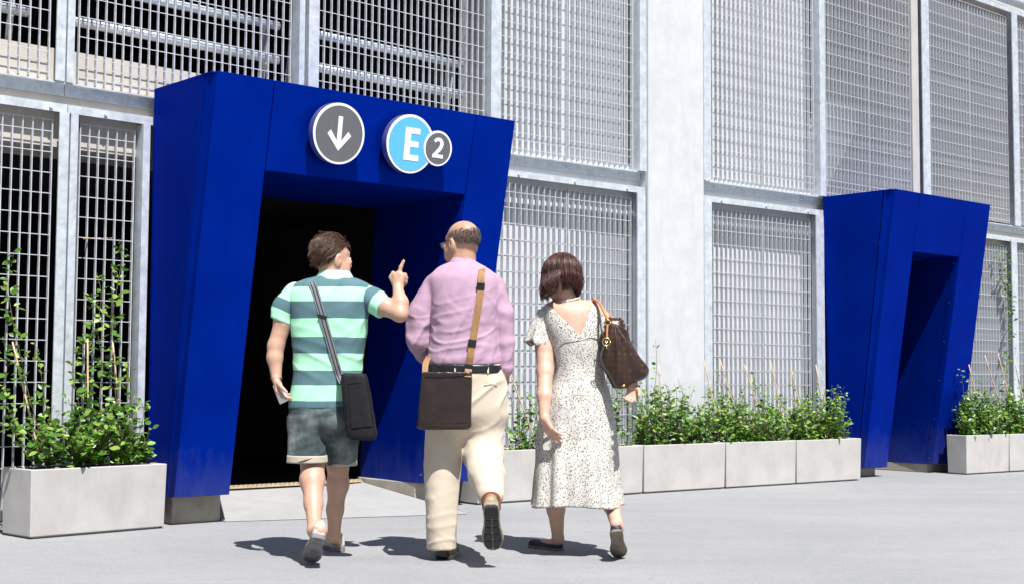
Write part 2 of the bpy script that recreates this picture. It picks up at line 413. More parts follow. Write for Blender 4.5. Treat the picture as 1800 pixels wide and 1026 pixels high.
part('upper_wall', fbox(-5, 14, -.5, -.16, 5.75, 8.6), M_WALL)
part('recessed_wall', fbox(8.265, 14, -1.9, -1.7, 2.79, 5.27), M_GREYWALL)
part('recessed_wall', fbox(10.02, 14, -.7, -.42, 0, 2.41), M_GREYWALL)
st = [W(8.4, -.75, 2.8), W(9.15, -.75, 2.8), W(9.15, -1.65, 2.8), W(8.4, -1.65, 2.8), W(10.35, -.75, 5.2), W(11.1, -.75, 5.2), W(11.1, -1.65, 5.2), W(10.35, -1.65, 5.2)]
part('sloping_stair_slab', hexa(st), M_GREYWALL)
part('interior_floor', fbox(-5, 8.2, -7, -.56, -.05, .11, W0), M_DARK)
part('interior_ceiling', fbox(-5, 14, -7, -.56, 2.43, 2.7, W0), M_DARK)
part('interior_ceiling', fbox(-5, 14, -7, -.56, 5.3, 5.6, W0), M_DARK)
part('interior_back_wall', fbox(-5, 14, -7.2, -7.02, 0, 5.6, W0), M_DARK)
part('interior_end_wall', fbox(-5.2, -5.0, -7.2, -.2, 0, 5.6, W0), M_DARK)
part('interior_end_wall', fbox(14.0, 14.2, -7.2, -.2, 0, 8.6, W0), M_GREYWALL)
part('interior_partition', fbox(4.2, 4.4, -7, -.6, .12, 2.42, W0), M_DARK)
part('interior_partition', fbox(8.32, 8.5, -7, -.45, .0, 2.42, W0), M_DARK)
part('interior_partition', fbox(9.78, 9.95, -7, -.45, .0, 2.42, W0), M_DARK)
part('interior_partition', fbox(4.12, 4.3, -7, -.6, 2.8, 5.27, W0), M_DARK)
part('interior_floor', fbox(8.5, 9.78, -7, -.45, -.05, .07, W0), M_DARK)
# steel channels, bolts
bx = []
for i in range(6): bx.append((.011*math.cos(i*math.pi/3), .011*math.sin(i*math.pi/3)))
bolt_me = mesh('bolt', *prism(bx, (np.zeros(3), np.array([1., 0, 0]), np.array([0, 0, 1.]), np.array([0, -1., 0])), 0, .014)); bolt_me.materials.append(M_GALV)
def put(name, me, par, world, rotz=FROT):
    o = bpy.data.objects.new(name, me); COL.objects.link(o); o.parent = par
    o.location = Vector(np.asarray(world)-BASE[par.name]); o.rotation_euler = (0, 0, rotz); BASE[o.name] = np.asarray(world, float); return o
runs = [(-2.4, .44), (.445, 1.0), (1.0, 4.06), (4.06, 5.775), (6.515, 8.2), (8.2, 11.0), (11.0, 14)]
for zoff in (0, 2.74):
    for i, (a, b) in enumerate(runs):
        up_ = merge([fbox(a, b, -.084, -.012, 2.757+zoff, 2.766+zoff), fbox(a, b, -.065, -.056, 2.69+zoff, 2.757+zoff)])
        lo_ = merge([fbox(a, b, -.084, .004, 2.617+zoff, 2.626+zoff), fbox(a, b, -.006, .0045, 2.572+zoff, 2.617+zoff)])
        cu = part('steel_channel', up_, M_GALV); cl = part('steel_channel', lo_, M_GALV)
        if zoff == 0 and i != 2:
            for u in np.arange(a+.22, b-.05, .62):
                put('bolt', bolt_me, cu, W(u, -.056, 2.722)); put('bolt', bolt_me, cl, W(u+.03, .0045, 2.596))
# posts
def post(u0, u1, z0, z1, n1=.022):
    w = u1-u0
    if w > .11:
        return part('steel_post', merge([fbox(u0, u0+w*.48, n1-.012, n1, z0, z1), fbox(u0+w*.36, u0+w*.48, -.08, n1-.012, z0, z1), fbox(u0+w*.62, u1, n1-.03, n1-.015, z0, z1), fbox(u0+w*.62, u0+w*.72, -.08, n1-.03, z0, z1)]), M_GALV)
    return part('steel_post', merge([fbox(u0, u1, n1-.012, n1, z0, z1), fbox(u0, u0+.012, -.08, n1-.012, z0, z1)]), M_GALV)
for u0, u1 in ((-1.05, -.93), (.385, .515), (.955, 1.005), (5.66, 5.775), (6.512, 6.615), (8.11, 8.25), (11.86, 12.01)): post(u0, u1, 0, 2.571)
for u0, u1 in ((-1.1, -.97), (.35, .475), (2.155, 2.20), (2.235, 2.325), (4.0, 4.105), (5.69, 5.775), (6.512, 6.61), (8.185, 8.275), (10.04, 10.2), (11.96, 12.11)): post(u0, u1, 2.767, 5.311)
part('concrete_fin', fbox(9.90, 10.03, -.4, -.02, 2.79, 5.27), M_PLANTER, bv=.008)

# grating panels: every bar and every rod its own part
BARM, RODM = {}, {}
def panel(u0, u1, z0, z1, label, n=-.035, pitch=.0625, rod=.13):
    p0, p1 = W(u0, n, z0), W(u1, n, z0); L = np.linalg.norm(p1-p0); rz = math.atan2(*(p1-p0)[[1, 0]])
    t = thing('grating_panel', label, 'grating', p0, 'steel grating panels on the car park facade', rz)
    h = round(z1-z0, 3)
    dpt = .024 if u0 < 3.5 else .033; bk = (h, dpt)
    if bk not in BARM:
        me = mesh('bar', *box(-.003, .003, .002, dpt, 0, h)); me.materials.append(M_BAR); BARM[bk] = me
    nb = max(2, round(L/pitch)); step = L/nb
    for i in range(nb+1):
        o = bpy.data.objects.new('bar', BARM[bk]); COL.objects.link(o); o.parent = t; o.location = (i*step, 0, 0)
    key = round(L, 3); 
    if key not in RODM:
        me = mesh('rod', *box(0, L, .006, .0105, 0, .005)); me.materials.append(M_BAR); RODM[key] = me
    zs = list(np.arange(.03 if z0 > 2 else .05, h-.03, rod))+[h-.008]
    if z0 > 2: zs.insert(1, .10)
    for zz in zs:
        o = bpy.data.objects.new('rod', RODM[key]); COL.objects.link(o); o.parent = t; o.location = (0, 0, zz)
    return t
UZ0, UZ1 = 2.79, 5.26
panel(-2.35, -1.14, UZ0, UZ1, 'upper steel grating panel beyond the left edge of the picture')
panel(-.93, .33, UZ0, UZ1, 'upper steel grating panel at the far left above the first plant box')
panel(.525, 2.12, UZ0, UZ1, 'wide upper steel grating panel above the left half of the big blue portal')
panel(2.35, 3.975, UZ0, UZ1, 'wide upper steel grating panel above the round signs')
panel(4.13, 4.88, UZ0, UZ1, 'upper grating panel just right of the big blue portal before pale wall')
panel(4.90, 5.66, UZ0, UZ1, 'upper grating panel touching the left edge of the concrete column')
panel(6.63, 7.385, UZ0, UZ1, 'upper grating panel touching the right edge of the concrete column')
panel(7.405, 8.16, UZ0, UZ1, 'upper grating panel second to the right of the concrete column')
panel(8.31, 9.11, UZ0, UZ1, 'upper grating panel above the left side of the small blue portal')
panel(9.13, 9.88, UZ0, UZ1, 'upper grating panel left of the pale fin above the small portal')
panel(10.24, 11.09, UZ0, UZ1, 'upper grating panel right of the pale fin above the small portal')
panel(11.11, 11.93, UZ0, UZ1, 'upper grating panel left of the last steel post at far right')
panel(12.14, 13.6, UZ0, UZ1, 'upper grating panel cut off by the right edge of the picture')
LZ0, LZ1 = .06, 2.53
panel(-.9, .365, LZ0, LZ1, 'lower steel grating panel at far left behind the first vine')
panel(.55, .925, LZ0, LZ1, 'narrow lower grating panel between steel post and big blue portal')
panel(3.6, 4.88, LZ0, LZ1, 'lower grating panel just right of the big blue portal')
panel(4.90, 5.64, LZ0, LZ1, 'lower grating panel behind the woman left of the concrete column')
panel(6.64, 7.385, LZ0, LZ1, 'lower grating panel just right of the concrete column')
panel(7.405, 8.09, LZ0, LZ1, 'lower grating panel just left of the small blue portal')
panel(10.1, 11.84, LZ0, LZ1, 'lower grating panel just right of the small blue portal')
panel(12.03, 13.6, LZ0, LZ1, 'lower grating panel cut off by the right edge of the picture')

# guard rails behind the upper grating
def guard(u0, u1, label):
    t = thing('guard_rail', label, 'railing', W(u0, -.36, 2.99), 'galvanised guard rails on the car park deck')
    for z in (3.255, 3.51):
        v, f = tube([W(u0, -.34, z), W((u0+u1)/2, -.34, z), W(u1, -.34, z)], .031, 14); mk('rail', v, f, M_RAIL, t, True)
    for u in (u0+.03, u1-.03):
        v, f = hexa([W(u-.05, -.43, 2.985), W(u-.038, -.43, 2.985), W(u-.038, -.52, 2.985), W(u-.05, -.52, 2.985), W(u-.05, -.345, 3.53), W(u-.038, -.345, 3.53), W(u-.038, -.44, 3.53), W(u-.05, -.44, 3.53)])
        mk('upright', v, f, M_RAIL, t)
guard(-1.5, .3, 'short two-bar galvanised guard rail behind far left grating'); guard(.62, 2.2, 'two-bar galvanised guard rail above left half of big blue portal'); guard(2.38, 3.98, 'two-bar galvanised guard rail behind grating above the round signs')
# loose cane stuck through the left grating
v, f = tube([W(.56, .03, 1.79), W(.9, -.3, 1.84)], .005, 6); tag(mk('cane', v, f, M_BAMBOO, base=v[0]), 'thin pale cane stuck through the grating left of big portal', 'cane')

# ------------------------------------------------------------------ blue portals
def portal(name, label, q, zb, zt, nb, nt, op, zo, nr, seams, nwall=-.03):
    (ulb, ult, urb, urt), (olb, olt, orb, ort) = q, op
    t = thing(name, label, 'portal', W0((ulb+urb)/2, nb, 0))
    fn = lambda z: nb+(z-zb)*(nt-nb)/(zt-zb)
    lin = lambda a, b, z: a+(b-a)*(z-zb)/(zt-zb)
    lerp_o = lambda a, b, z: a+(b-a)*(z-zb)/(zo-zb)
    Fp = lambda u, z, d=0: W0(u, fn(z)+d, z)
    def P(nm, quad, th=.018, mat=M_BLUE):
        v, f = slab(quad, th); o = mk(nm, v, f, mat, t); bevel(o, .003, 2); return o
    sl, sr = seams; g = .004
    P('front_panel', [Fp(ulb, zb), Fp(olb, zb), Fp(sl-g, zt), Fp(ult, zt)])
    P('front_panel', [Fp(orb, zb), Fp(urb, zb), Fp(urt, zt), Fp(sr+g, zt)])
    xl = lambda z: lin(olb, sl-g, z)+g*1.8
    xr = lambda z: lin(orb, sr+g, z)-g*1.8
    P('front_panel', [Fp(xl(zo), zo), Fp(xr(zo), zo), Fp(xr(zt), zt), Fp(xl(zt), zt)])
    # left side: return strip, groove, side panel
    e = .035
    P('return_strip', [W0(ulb+.002-e*.0, nb-.085, zb), W0(ulb+.001, nb-.018, zb), W0(ult+.001, nt-.018, zt-.002), W0(ult-.028, nt-.10, zt-.002)])
    P('side_panel', [W0(ulb+.006, nwall, zb), W0(ulb+.004, nb-.098, zb), W0(ult-.028, nt-.115, zt-.003), W0(ult-.05, nwall, zt-.003)])
    P('side_panel', [W0(urb-.001, nb-.018, zb), W0(urb-.001, nwall, zb), W0(urt-.001, nwall, zt-.003), W0(urt-.001, nt-.018, zt-.003)])
    P('top_panel', [W0(ult-.03, nt-.02, zt-.001), W0(urt-.02, nt-.02, zt-.001), W0(urt-.02, nwall, zt-.001), W0(ult-.035, nwall, zt-.001)], .012)
    # reveals and soffit of the opening
    orb2, ort2 = orb, lerp_o(orb, xr(zo), zo)
    P('reveal_panel', [W0(orb+.03, nr, zb), W0(orb+.003, nb-.10, zb), W0(ort2+.003, fn(zo)-.10, zo), W0(ort2+.03, nr, zo)])
    P('return_strip', [W0(orb+.002, nb-.092, zb), W0(orb+.001, nb-.019, zb), W0(ort2+.001, fn(zo)-.019, zo), W0(ort2+.002, fn(zo)-.092, zo)])
    P('reveal_panel', [W0(olb-.001, nb-.019, zb), W0(olb-.02, nr, zb), W0(xl(zo)-.02, nr, zo), W0(xl(zo)-.001, fn(zo)-.019, zo)])
    P('soffit_panel', [W0(xl(zo)-.015, fn(zo)-.019, zo+.001), W0(xl(zo)-.015, nr, zo+.001), W0(ort2+.02, nr, zo+.001), W0(ort2+.02, fn(zo)-.019, zo+.001)])
    sc_ = [(.006*math.cos(i*math.pi/4), .006*math.sin(i*math.pi/4)) for i in range(8)]
    fr_ = lambda p_, ax: (p_, np.array([*N, 0.]), np.array([0, 0, 1.]), ax)
    for z in np.linspace(zb+.06, zo-.06, 6):
        k_ = (z-zb)/(zo-zb); u_ = orb+.0015+(ort2-orb)*k_; v, f = prism(sc_, fr_(W0(u_-.001, fn(z)-.055, z), np.array([*-U, 0.])), 0, .004); mk('screw', v, f, M_BRUSH, t)
    return t, Fp, fn
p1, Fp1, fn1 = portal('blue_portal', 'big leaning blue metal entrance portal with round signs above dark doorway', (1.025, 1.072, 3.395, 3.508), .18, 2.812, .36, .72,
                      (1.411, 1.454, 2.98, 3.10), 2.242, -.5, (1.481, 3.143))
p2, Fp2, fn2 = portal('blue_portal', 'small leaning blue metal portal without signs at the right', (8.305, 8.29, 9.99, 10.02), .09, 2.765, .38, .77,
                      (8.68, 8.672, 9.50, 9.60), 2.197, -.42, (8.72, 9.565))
def plinth(par, u0, u1, n0, n1, z1):
    v, f = fbox(u0, u1, n0, n1, 0, z1, W0); bevel(mk('plinth', v, f, M_PLINTH, par), .008)
plinth(p1, 1.075, 1.42, -.1, .235, .181); plinth(p1, 2.99, 3.37, -.5, .235, .181); plinth(p2, 8.33, 8.66, -.1, .26, .091); plinth(p2, 9.52, 9.95, -.4, .29, .091)
# rubber feet of dark shadow gap and seals are left to the geometry; apron ramp into the big portal
v, f = hexa([W0(1.424, .3, .003), W0(2.985, .85, .003), W0(2.985, -.5, .003), W0(1.424, -.5, .003), W0(1.424, .3, .005), W0(2.985, .85, .005), W0(2.985, -.5, .155), W0(1.424, -.5, .155)])
ramp = mk('entrance_ramp', v, f, M_RAMP); struct(ramp)
tv = [fbox(1.45, 2.97, -.47, -.39, .150, .158, W0)]
for i in range(40):
    u = 1.47+i*.038; ring = [(math.cos(a)*.014, math.sin(a)*.014) for a in np.arange(8)*math.pi/4]
    for j in (-.41, -.45): tv.append(prism(ring, (W0(u, j, .157), np.array([*U, 0]), np.array([*-N, 0]), np.array([0, 0, 1.])), 0, .012))
tag(mk('tactile_strip', *merge(tv), M_TACT, base=W0(2.2, -.43, .15)), 'tan bumpy tactile strip across the top of the portal ramp', 'strip')

# ------------------------------------------------------------------ round signs
def sframe(u, z):
    o = Fp1(u, z); ey = Fp1(u, z+.1)-Fp1(u, z-.1); ey /= np.linalg.norm(ey); ex = np.array([*U, 0.]); return o, ex, ey, np.cross(ex, ey)
def circ(cx, cy, r, k=64): return [(cx+r*math.cos(a), cy+r*math.sin(a)) for a in np.arange(k)*2*math.pi/k]
def sp(name, poly, fr, d0, d1, m, par, sm=False):
    v, f = prism(poly, fr, d0, d1); return mk(name, v, f, m, par)
fr = sframe(1.930, 2.530)
s1 = thing('round_arrow_sign', 'round grey sign with white down arrow on the big blue portal', 'sign', fr[0])
sp('rim', circ(0, 0, .2), fr, .05, .1, M_BRUSH, s1); sp('standoff', circ(0, 0, .06, 24), fr, .0, .045, M_BRUSH, s1)
sp('border', circ(0, 0, .199), fr, .1005, .104, M_SIGNW, s1); sp('face', circ(0, 0, .182), fr, .1045, .1065, M_SIGNG, s1)
aw = .0165
def stroke(a, b, w):
    a, b = np.array(a), np.array(b); d = (b-a)/np.linalg.norm(b-a); q = np.array([-d[1], d[0]])*w
    return [tuple(a-q), tuple(b-q), tuple(b+q), tuple(a+q)]
arrow = [(-aw, .113), (-aw, -.048), (-.068, .018), (-.092, -.008), (0, -.112), (.092, -.008), (.068, .018), (aw, -.048), (aw, .113)]
sp('arrow', arrow[::-1], fr, .1068, .1085, M_SIGNW, s1)
fr = sframe(2.510, 2.530)
s2 = thing('round_letter_sign', 'round sky blue sign with letter E and small grey number 2 disc', 'sign', fr[0])
sp('rim', circ(0, 0, .2), fr, .05, .1, M_BRUSH, s2); sp('standoff', circ(0, 0, .06, 24), fr, .0, .045, M_BRUSH, s2)
sp('border', circ(0, 0, .199), fr, .1005, .104, M_SIGNW, s2); sp('face', circ(0, 0, .182), fr, .1045, .1065, M_SIGNB, s2)
sp('letter', [(-.052, -.112), (.072, -.112), (.072, -.073), (-.005, -.073), (-.005, -.02), (.064, -.02), (.064, .019), (-.005, .019), (-.005, .071), (.07, .071), (.07, .11), (-.052, .11)], fr, .1068, .1085, M_SIGNW, s2)
cx, cy = .232, -.004
nd = sp('small_rim', circ(cx, cy, .122), fr, .06, .1055, M_BRUSH, s2); sp('small_border', circ(cx, cy, .1215), fr, .106, .1095, M_SIGNW, s2); sp('small_face', circ(cx, cy, .107), fr, .110, .112, M_SIGNG, s2)
cl = catmull([(-.036, .044), (-.014, .060), (.014, .058), (.028, .036), (.02, .006), (-.004, -.022), (-.034, -.052)], 22); wd = np.interp(np.linspace(0, 1, 22), [0, .25, .5, .8, 1], [.010, .0125, .014, .0125, .011])
tn = np.gradient(cl, axis=0); tn /= np.linalg.norm(tn, axis=1)[:, None]; pn = np.c_[-tn[:, 1], tn[:, 0]]
L_, R_ = cl+pn*wd[:, None], cl-pn*wd[:, None]; V = []; Fc = []
o_, ex, ey, ez = fr
for d in (.1122, .114):
    for q in (L_, R_):
        for x, y in q: V.append(o_+ex*(x+cx)+ey*(y+cy)+ez*d)
for i in range(21): Fc += [(44+i, 44+i+22, 44+i+23, 44+i+1), (i, i+44, i+45, i+1), (22+i, 23+i, 67+i, 66+i)]
b2 = prism([(cx-.046, cy-.066), (cx+.046, cy-.066), (cx+.046, cy-.042), (cx-.046, cy-.042)], fr, .1122, .1141)
mk('number', *merge([(V, Fc), b2]), M_SIGNW, s2)

# ------------------------------------------------------------------ planters
def planter(a, b, label, depth=.36, h=.395):
    a, b = np.array(a), np.array(b); d = (b-a)/np.linalg.norm(b-a); nn = np.array([-d[1], d[0]])          # (u, n): nn points outward
    L = np.linalg.norm(b-a)
    def Q(x, y, z): q = a+d*x-nn*y; return W0(q[0], q[1], z)
    t = thing('planter_box', label, 'planter', Q(L/2, depth/2, 0), 'concrete planter boxes along the facade')
    w, s, f0 = .028, .008, .012
    def ring(i, z, e): return [Q(i-e, i-e, z), Q(L-i+e, i-e, z), Q(L-i+e, depth-i+e, z), Q(i-e, depth-i+e, z)]
    V = ring(.03, 0, 0)+ring(.03, f0, 0)+ring(s, f0, 0)+ring(0, h, 0)+ring(w, h, 0)+ring(w, h-.07, 0); Fc = [(3, 2, 1, 0)]
    for r in range(5):
        for i in range(4): Fc.append((r*4+i, r*4+(i+1) % 4, r*4+4+(i+1) % 4, r*4+4+i))
    o = mk('shell', V, Fc, M_PLANTER, t); bevel(o, .006, 3)
    V = ring(w, h-.045, -.001); V2 = []
    k = 14; V = []; Fc = []
    for j in range(6):
        for i in range(k):
            x = w+.001+(L-2*w-.002)*i/(k-1); y = w+.001+(depth-2*w-.002)*j/5; V.append(Q(x, y, h-.045+.008*math.sin(i*2.1+j*3.3)))
    for j in range(5):
        for i in range(k-1): Fc.append((j*k+i, j*k+k+i, j*k+k+i+1, j*k+i+1))
    mk('soil', V, Fc, M_SOIL, t, True)
    return Q, L, depth, h
PL = [planter((.063, .492), (.952, .402), 'weathered concrete plant box standing alone at far left', .35)]
mid = [(3.47, .36), (4.345, .385), (5.215, .39), (6.18, .445), (7.085, .505), (8.01, .555)]
lab = ['concrete planter box behind the man in pink shirt beside the big portal', 'concrete planter box hidden behind the woman in the dress', 'concrete planter box in front of the concrete column, right of the woman',
       'concrete planter box in the middle of three below the right grating', 'concrete planter box ending just before the small blue portal']
for i in range(5):
    a, b = np.array(mid[i]), np.array(mid[i+1]); d = (b-a)/np.linalg.norm(b-a); PL.append(planter(a+d*.004, b-d*.004, lab[i]))
PL.append(planter((9.53, .744), (10.26, .80), 'concrete planter box just right of the small blue portal', .24))
PL.append(planter((10.268, .80), (11.1, .862), 'concrete planter box cut by the right edge of the picture', .24))
# black drip pipe in the left box
Q, L, dp, h = PL[0]
v, f = tube([Q(.05, .10, h+.005), Q(.25, .09, h+.012), Q(.33, .16, h-.01), Q(.37, .07, h+.014), Q(.60, .06, h+.008), Q(.85, .05, h+.014)], .007, 8, 40)
tag(mk('drip_pipe', v, f, M_PIPE, base=v[0], smooth=True), 'black drip irrigation pipe lying on the rim of left plant box', 'pipe')

# ------------------------------------------------------------------ plants
LEAFV = np.array([(0, 0, 0), (.26, .28, .06), (.30, .55, .07), (.17, .82, .04), (0, 1, -.04), (-.17, .82, .04), (-.30, .55, .07), (-.26, .28, .06), (0, .5, -.02)])
LEAFF = [(0, 1, 8), (1, 2, 8), (2, 3, 8), (3, 4, 8), (4, 5, 8), (5, 6, 8), (6, 7, 8), (7, 0, 8)]
LM = [mesh('leaf', LEAFV, LEAFF, True) for _ in range(2)]; LM[0].materials.append(M_LEAF); LM[1].materials.append(M_LEAFL)
def leafframe(p, out, s, g):
    """leaf base p pointing along out, random roll"""
    y = out/np.linalg.norm(out); r = np.array([0, 0, 1.])+g.normal(size=3)*.55+np.array([.25, -.55, 0]); x = np.cross(y, r); x /= np.linalg.norm(x)+1e-9; z = np.cross(x, y)
    return p, np.stack([x, y, z], 1)*s
def shrub(label, base, stems, seed, single=False, lsz=(.038, .066), gap=.024, name='climbing_plant', keep=300):
    """stems: list of polylines (world); leaves spread along them"""
    g = np.random.default_rng(seed)
    t = thing(name, label, 'plant', base, 'climbing plants in the planter boxes')
    parts = []; lv = []
    for pl, dens in stems:
        q = catmull(pl, max(6, int(6*len(pl)))); L = np.linalg.norm(np.diff(q, axis=0), axis=1).sum()
        parts.append(tube(q, np.linspace(.0035, .0012, len(q)), 4))
        m_ = int(L/gap*dens)
        for i in range(m_):
            s = (i+.4*g.random())/max(1, m_)*(len(q)-1); a = min(int(s), len(q)-2); p = q[a]+(q[a+1]-q[a])*(s-a)
            if g.random() < .12: continue
            for sd_ in (0, 1):
                if g.random() < .2: continue
                ang = g.random()*6.28+sd_*math.pi; out = np.array([math.cos(ang), math.sin(ang), .15+g.normal()*.45])
                off = out/np.linalg.norm(out)*(.004+.03*g.random()**2)
                lv.append((leafframe(p+off, out, g.uniform(*lsz)*(1 if s < len(q)*.8 else .75), g), 1 if g.random() < (.3 if s < .7*len(q) else .55) else 0))
    mk('stem', *merge(parts), M_STEM, t)
    lv.sort(key=lambda e: -np.linalg.norm(e[0][1][:, 1]))
    one, rest = (lv[:keep], lv[keep:]) if single else ([], lv)
    b = BASE[t.name]
    for (p, Mx), kd in one:
        o = bpy.data.objects.new('leaf', LM[kd]); COL.objects.link(o); o.parent = t
        m4 = Matrix.Identity(4)
        for i in range(3):
            for j in range(3): m4[i][j] = float(Mx[i, j])
        m4.translation = Vector(p-b); o.matrix_basis = m4
    for kd, nm, mt in ((0, 'leaves', M_LEAF), (1, 'young_leaves', M_LEAFL)):
        S = [e[0] for e in rest if e[1] == kd]
        if not S: continue
        V = np.concatenate([LEAFV@Mx.T+p for p, Mx in S]); Fc = np.concatenate([np.array(LEAFF)+9*i for i in range(len(S))])
        o = mk(nm, V, Fc, mt, t, True); o['kind'] = 'stuff'
    return t
def wob(p, q, k, amp, g):
    t = np.linspace(0, 1, k)[:, None]; r = np.array(p)*(1-t)+np.array(q)*t; r[1:-1] += g.normal(size=(k-2, 3))*amp; return r
def stake(a, b, label):
    v, f = tube([a, (np.array(a)+b)/2+rng.normal(size=3)*.006, b], [.0065, .006, .005], 7, 8); tag(mk('bamboo_stake', v, f, M_BAMBOO, base=a, smooth=True), label, 'stake', 'bamboo stakes in the planter boxes')
# left box: three climbing vines, leaves one by one
Q, L, dp, h = PL[0]
def lp(x, y, n): d = ray(x, y); t_ = (n-(CAM[:2]-P0)@N)/(d[:2]@N); return CAM+t_*d          # pixel on a plane n outside the facade
soil = h-.05
def vine(pxs, n): return np.array([lp(x, y, nn) for (x, y), nn in zip(pxs, n)])
g = np.random.default_rng(3)
def low(px0, px1, k):
    return [(vine([(g.uniform(px0, px1), 816), (g.uniform(px0-12, px1+12), g.uniform(770, 800)), (g.uniform(px0-16, px1+16), g.uniform(705, 770))], [.33, .33+g.normal()*.06, .33+g.normal()*.07]), 1.3) for _ in range(k)]
A0 = Q(.10, .20, soil); S = [(vine([(95, 815), (70, 760), (50, 690), (35, 620), (22, 560), (15, 500), (25, 440)], [.33, .32, .3, .26, .22, .15, .1]), 1.1),
     (vine([(95, 812), (60, 770), (25, 735), (8, 690), (12, 640), (5, 590)], [.33, .33, .32, .3, .2, .15]), 1.0), (vine([(100, 815), (95, 760), (78, 700), (70, 640), (60, 600)], [.33, .32, .3, .25, .2]), .8),
     (vine([(95, 815), (50, 790), (25, 760), (10, 720)], [.33, .36, .36, .3]), 1.2), (vine([(100, 815), (115, 770), (130, 735), (120, 700)], [.33, .36, .34, .3]), 1.0)]
S += low(60, 115, 7); shrub('leafy vine on the leftmost bamboo stake in the left plant box', A0, S, 11, True)
B0 = Q(.42, .2, soil); S = [(vine([(158, 815), (155, 750), (150, 690), (155, 620), (165, 560), (160, 515)], [.33, .31, .3, .25, .2, .15]), 1.3), (vine([(158, 815), (135, 770), (140, 720), (130, 660), (145, 600)], [.33, .36, .33, .3, .2]), 1.2),
     (vine([(160, 815), (180, 760), (175, 700), (180, 640), (172, 580), (178, 520), (170, 480)], [.33, .36, .32, .25, .2, .15, .1]), 1.1), (vine([(158, 815), (140, 790), (118, 765), (112, 740)], [.33, .38, .36, .34]), 1.3), (vine([(160, 815), (170, 790), (190, 750), (160, 715)], [.33, .38, .38, .36]), 1.4)]
S += low(125, 185, 14); shrub('bushy vine on the middle bamboo stake in the left plant box', B0, S, 12, True)
C0 = Q(.62, .2, soil); S = [(vine([(212, 810), (208, 740), (202, 680), (200, 610), (198, 560), (205, 510), (213, 460), (210, 420)], [.3, .3, .3, .24, .2, .15, .1, .1]), 1.1), (vine([(212, 810), (228, 770), (232, 720), (222, 680), (225, 640)], [.3, .34, .32, .3, .25]), 1.2),
     (vine([(212, 810), (240, 770), (252, 730), (248, 700)], [.3, .3, .28, .28]), .9), (vine([(212, 812), (200, 780), (190, 740), (205, 700)], [.3, .36, .36, .33]), 1.4), (vine([(215, 812), (235, 795), (258, 770), (262, 750)], [.3, .32, .3, .3]), .9)]
S += low(190, 245, 10); shrub('tall vine on the right bamboo stake beside the big portal', C0, S, 13, True)
stake(lp(72, 812, .33), lp(22, 600, .25), 'bamboo stake leaning left at the left end of the left plant box'); stake(lp(160, 815, .33), lp(154, 597, .28), 'upright bamboo stake in the middle of the left plant box'); stake(lp(217, 812, .3), lp(198, 598, .24), 'bamboo stake at the right end of the left plant box')
# dense young shrubs in the other boxes
names = ['sparse leafy shrub in the box behind the man in pink', 'leafy shrub in the box behind the woman', 'tall loose shrub in the box in front of the concrete column', 'dense shrub in the middle box below the right grating',
         'dense shrub in the box just before the small blue portal', 'dense shrub in the box right of the small blue portal', 'dense shrub in the box at the right edge']
for bi in range(7):
    Q, L, dp, h = PL[bi+1]; g = np.random.default_rng(40+bi); S = []
    ns = (18, 34, 80, 96, 96, 84, 88)[bi]
    for i in range(ns):
        x = .07+(L-.14)*(i+g.random())/ns; y = g.uniform(.07, dp-.07); hh = (.16+.27*g.random()**1.2)*(1.1 if bi == 2 else 1)*(1+.22*math.sin(9*x+bi*2.1))
        top = Q(min(L+.02, max(-.02, x+g.normal()*.09)), y+g.normal()*.06, h+hh); S.append((wob(Q(x, y, h-.05), top, 4, .018, g), 1.15))
    for i in range((5, 5, 9, 4, 4, 5, 5)[bi]):                      # loose tall runners
        x = g.uniform(.08, L-.08); tall = g.uniform(.4, .7) if bi != 2 else g.uniform(.4, .95)*(1.1-.55*x/L); S.append((wob(Q(x, dp*.45, h-.05), Q(x+g.normal()*.06, dp*.7, h+tall), 6, .016, g), .55))
    shrub(names[bi], Q(L/2, dp/2, h-.05), S, 60+bi, False, (.028, .058))
tips = [(4, .38, 'thin bamboo stake leaning over the shrub left of the small portal'), ]
stk = [((893, 645), (925, 730), 1, 'bamboo stake leaning beside the hip of the man in pink'), ((1157, 640), (1166, 735), 3, 'bamboo stake at the left end of the shrub by the column'), ((1236, 630), (1253, 705), 3, 'bamboo stake just right of the concrete column'),
       ((1266, 632), (1290, 705), 4, 'second bamboo stake right of the concrete column'), ((1308, 640), (1334, 720), 4, 'bamboo stake in the shrub of the middle box'), ((1354, 634), (1372, 712), 4, 'tall bamboo stake at the right of the middle box'),
       ((1390, 645), (1406, 710), 5, 'thin bamboo stake between the two right shrubs'), ((1434, 640), (1446, 700), 5, 'bamboo stake touching the post left of small portal'), ((1703, 640), (1722, 715), 6, 'bamboo stake nearest to the right side of small portal'),
       ((1731, 624), (1752, 690), 6, 'bamboo stake in the shrub right of small portal'), ((1754, 620), (1772, 690), 7, 'second bamboo stake from the right edge'), ((1783, 630), (1796, 690), 7, 'bamboo stake at the right edge of the picture')]
for (x0, y0), (x1, y1), bi, lb in stk:
    ((_, n_)) = {1: (0, .2), 2: (0, .2), 3: (0, .22), 4: (0, .28), 5: (0, .34), 6: (0, .58), 7: (0, .64)}[bi]
    a, b = lp(x1, y1, n_), lp(x0, y0, n_-.04); d = (a-b)/np.linalg.norm(a-b); a = a+d*max(0, (a[2]-.34)/max(.2, -d[2])); stake(a, b, lb)
g = np.random.default_rng(5)
S = [(np.array([lp(x, y, nn) for x, y, nn in ((1775, 740, .6), (1768, 660, .4), (1776, 600, .1), (1778, 540, .03), (1770, 490, .03), (1772, 440, .02))]), 1.0), (np.array([lp(x, y, nn) for x, y, nn in ((1772, 520, .03), (1755, 470, .02), (1758, 432, .02))]), .7)]
shrub('thin vine climbing the grating right of the small portal', lp(1775, 750, .6), S, 77)

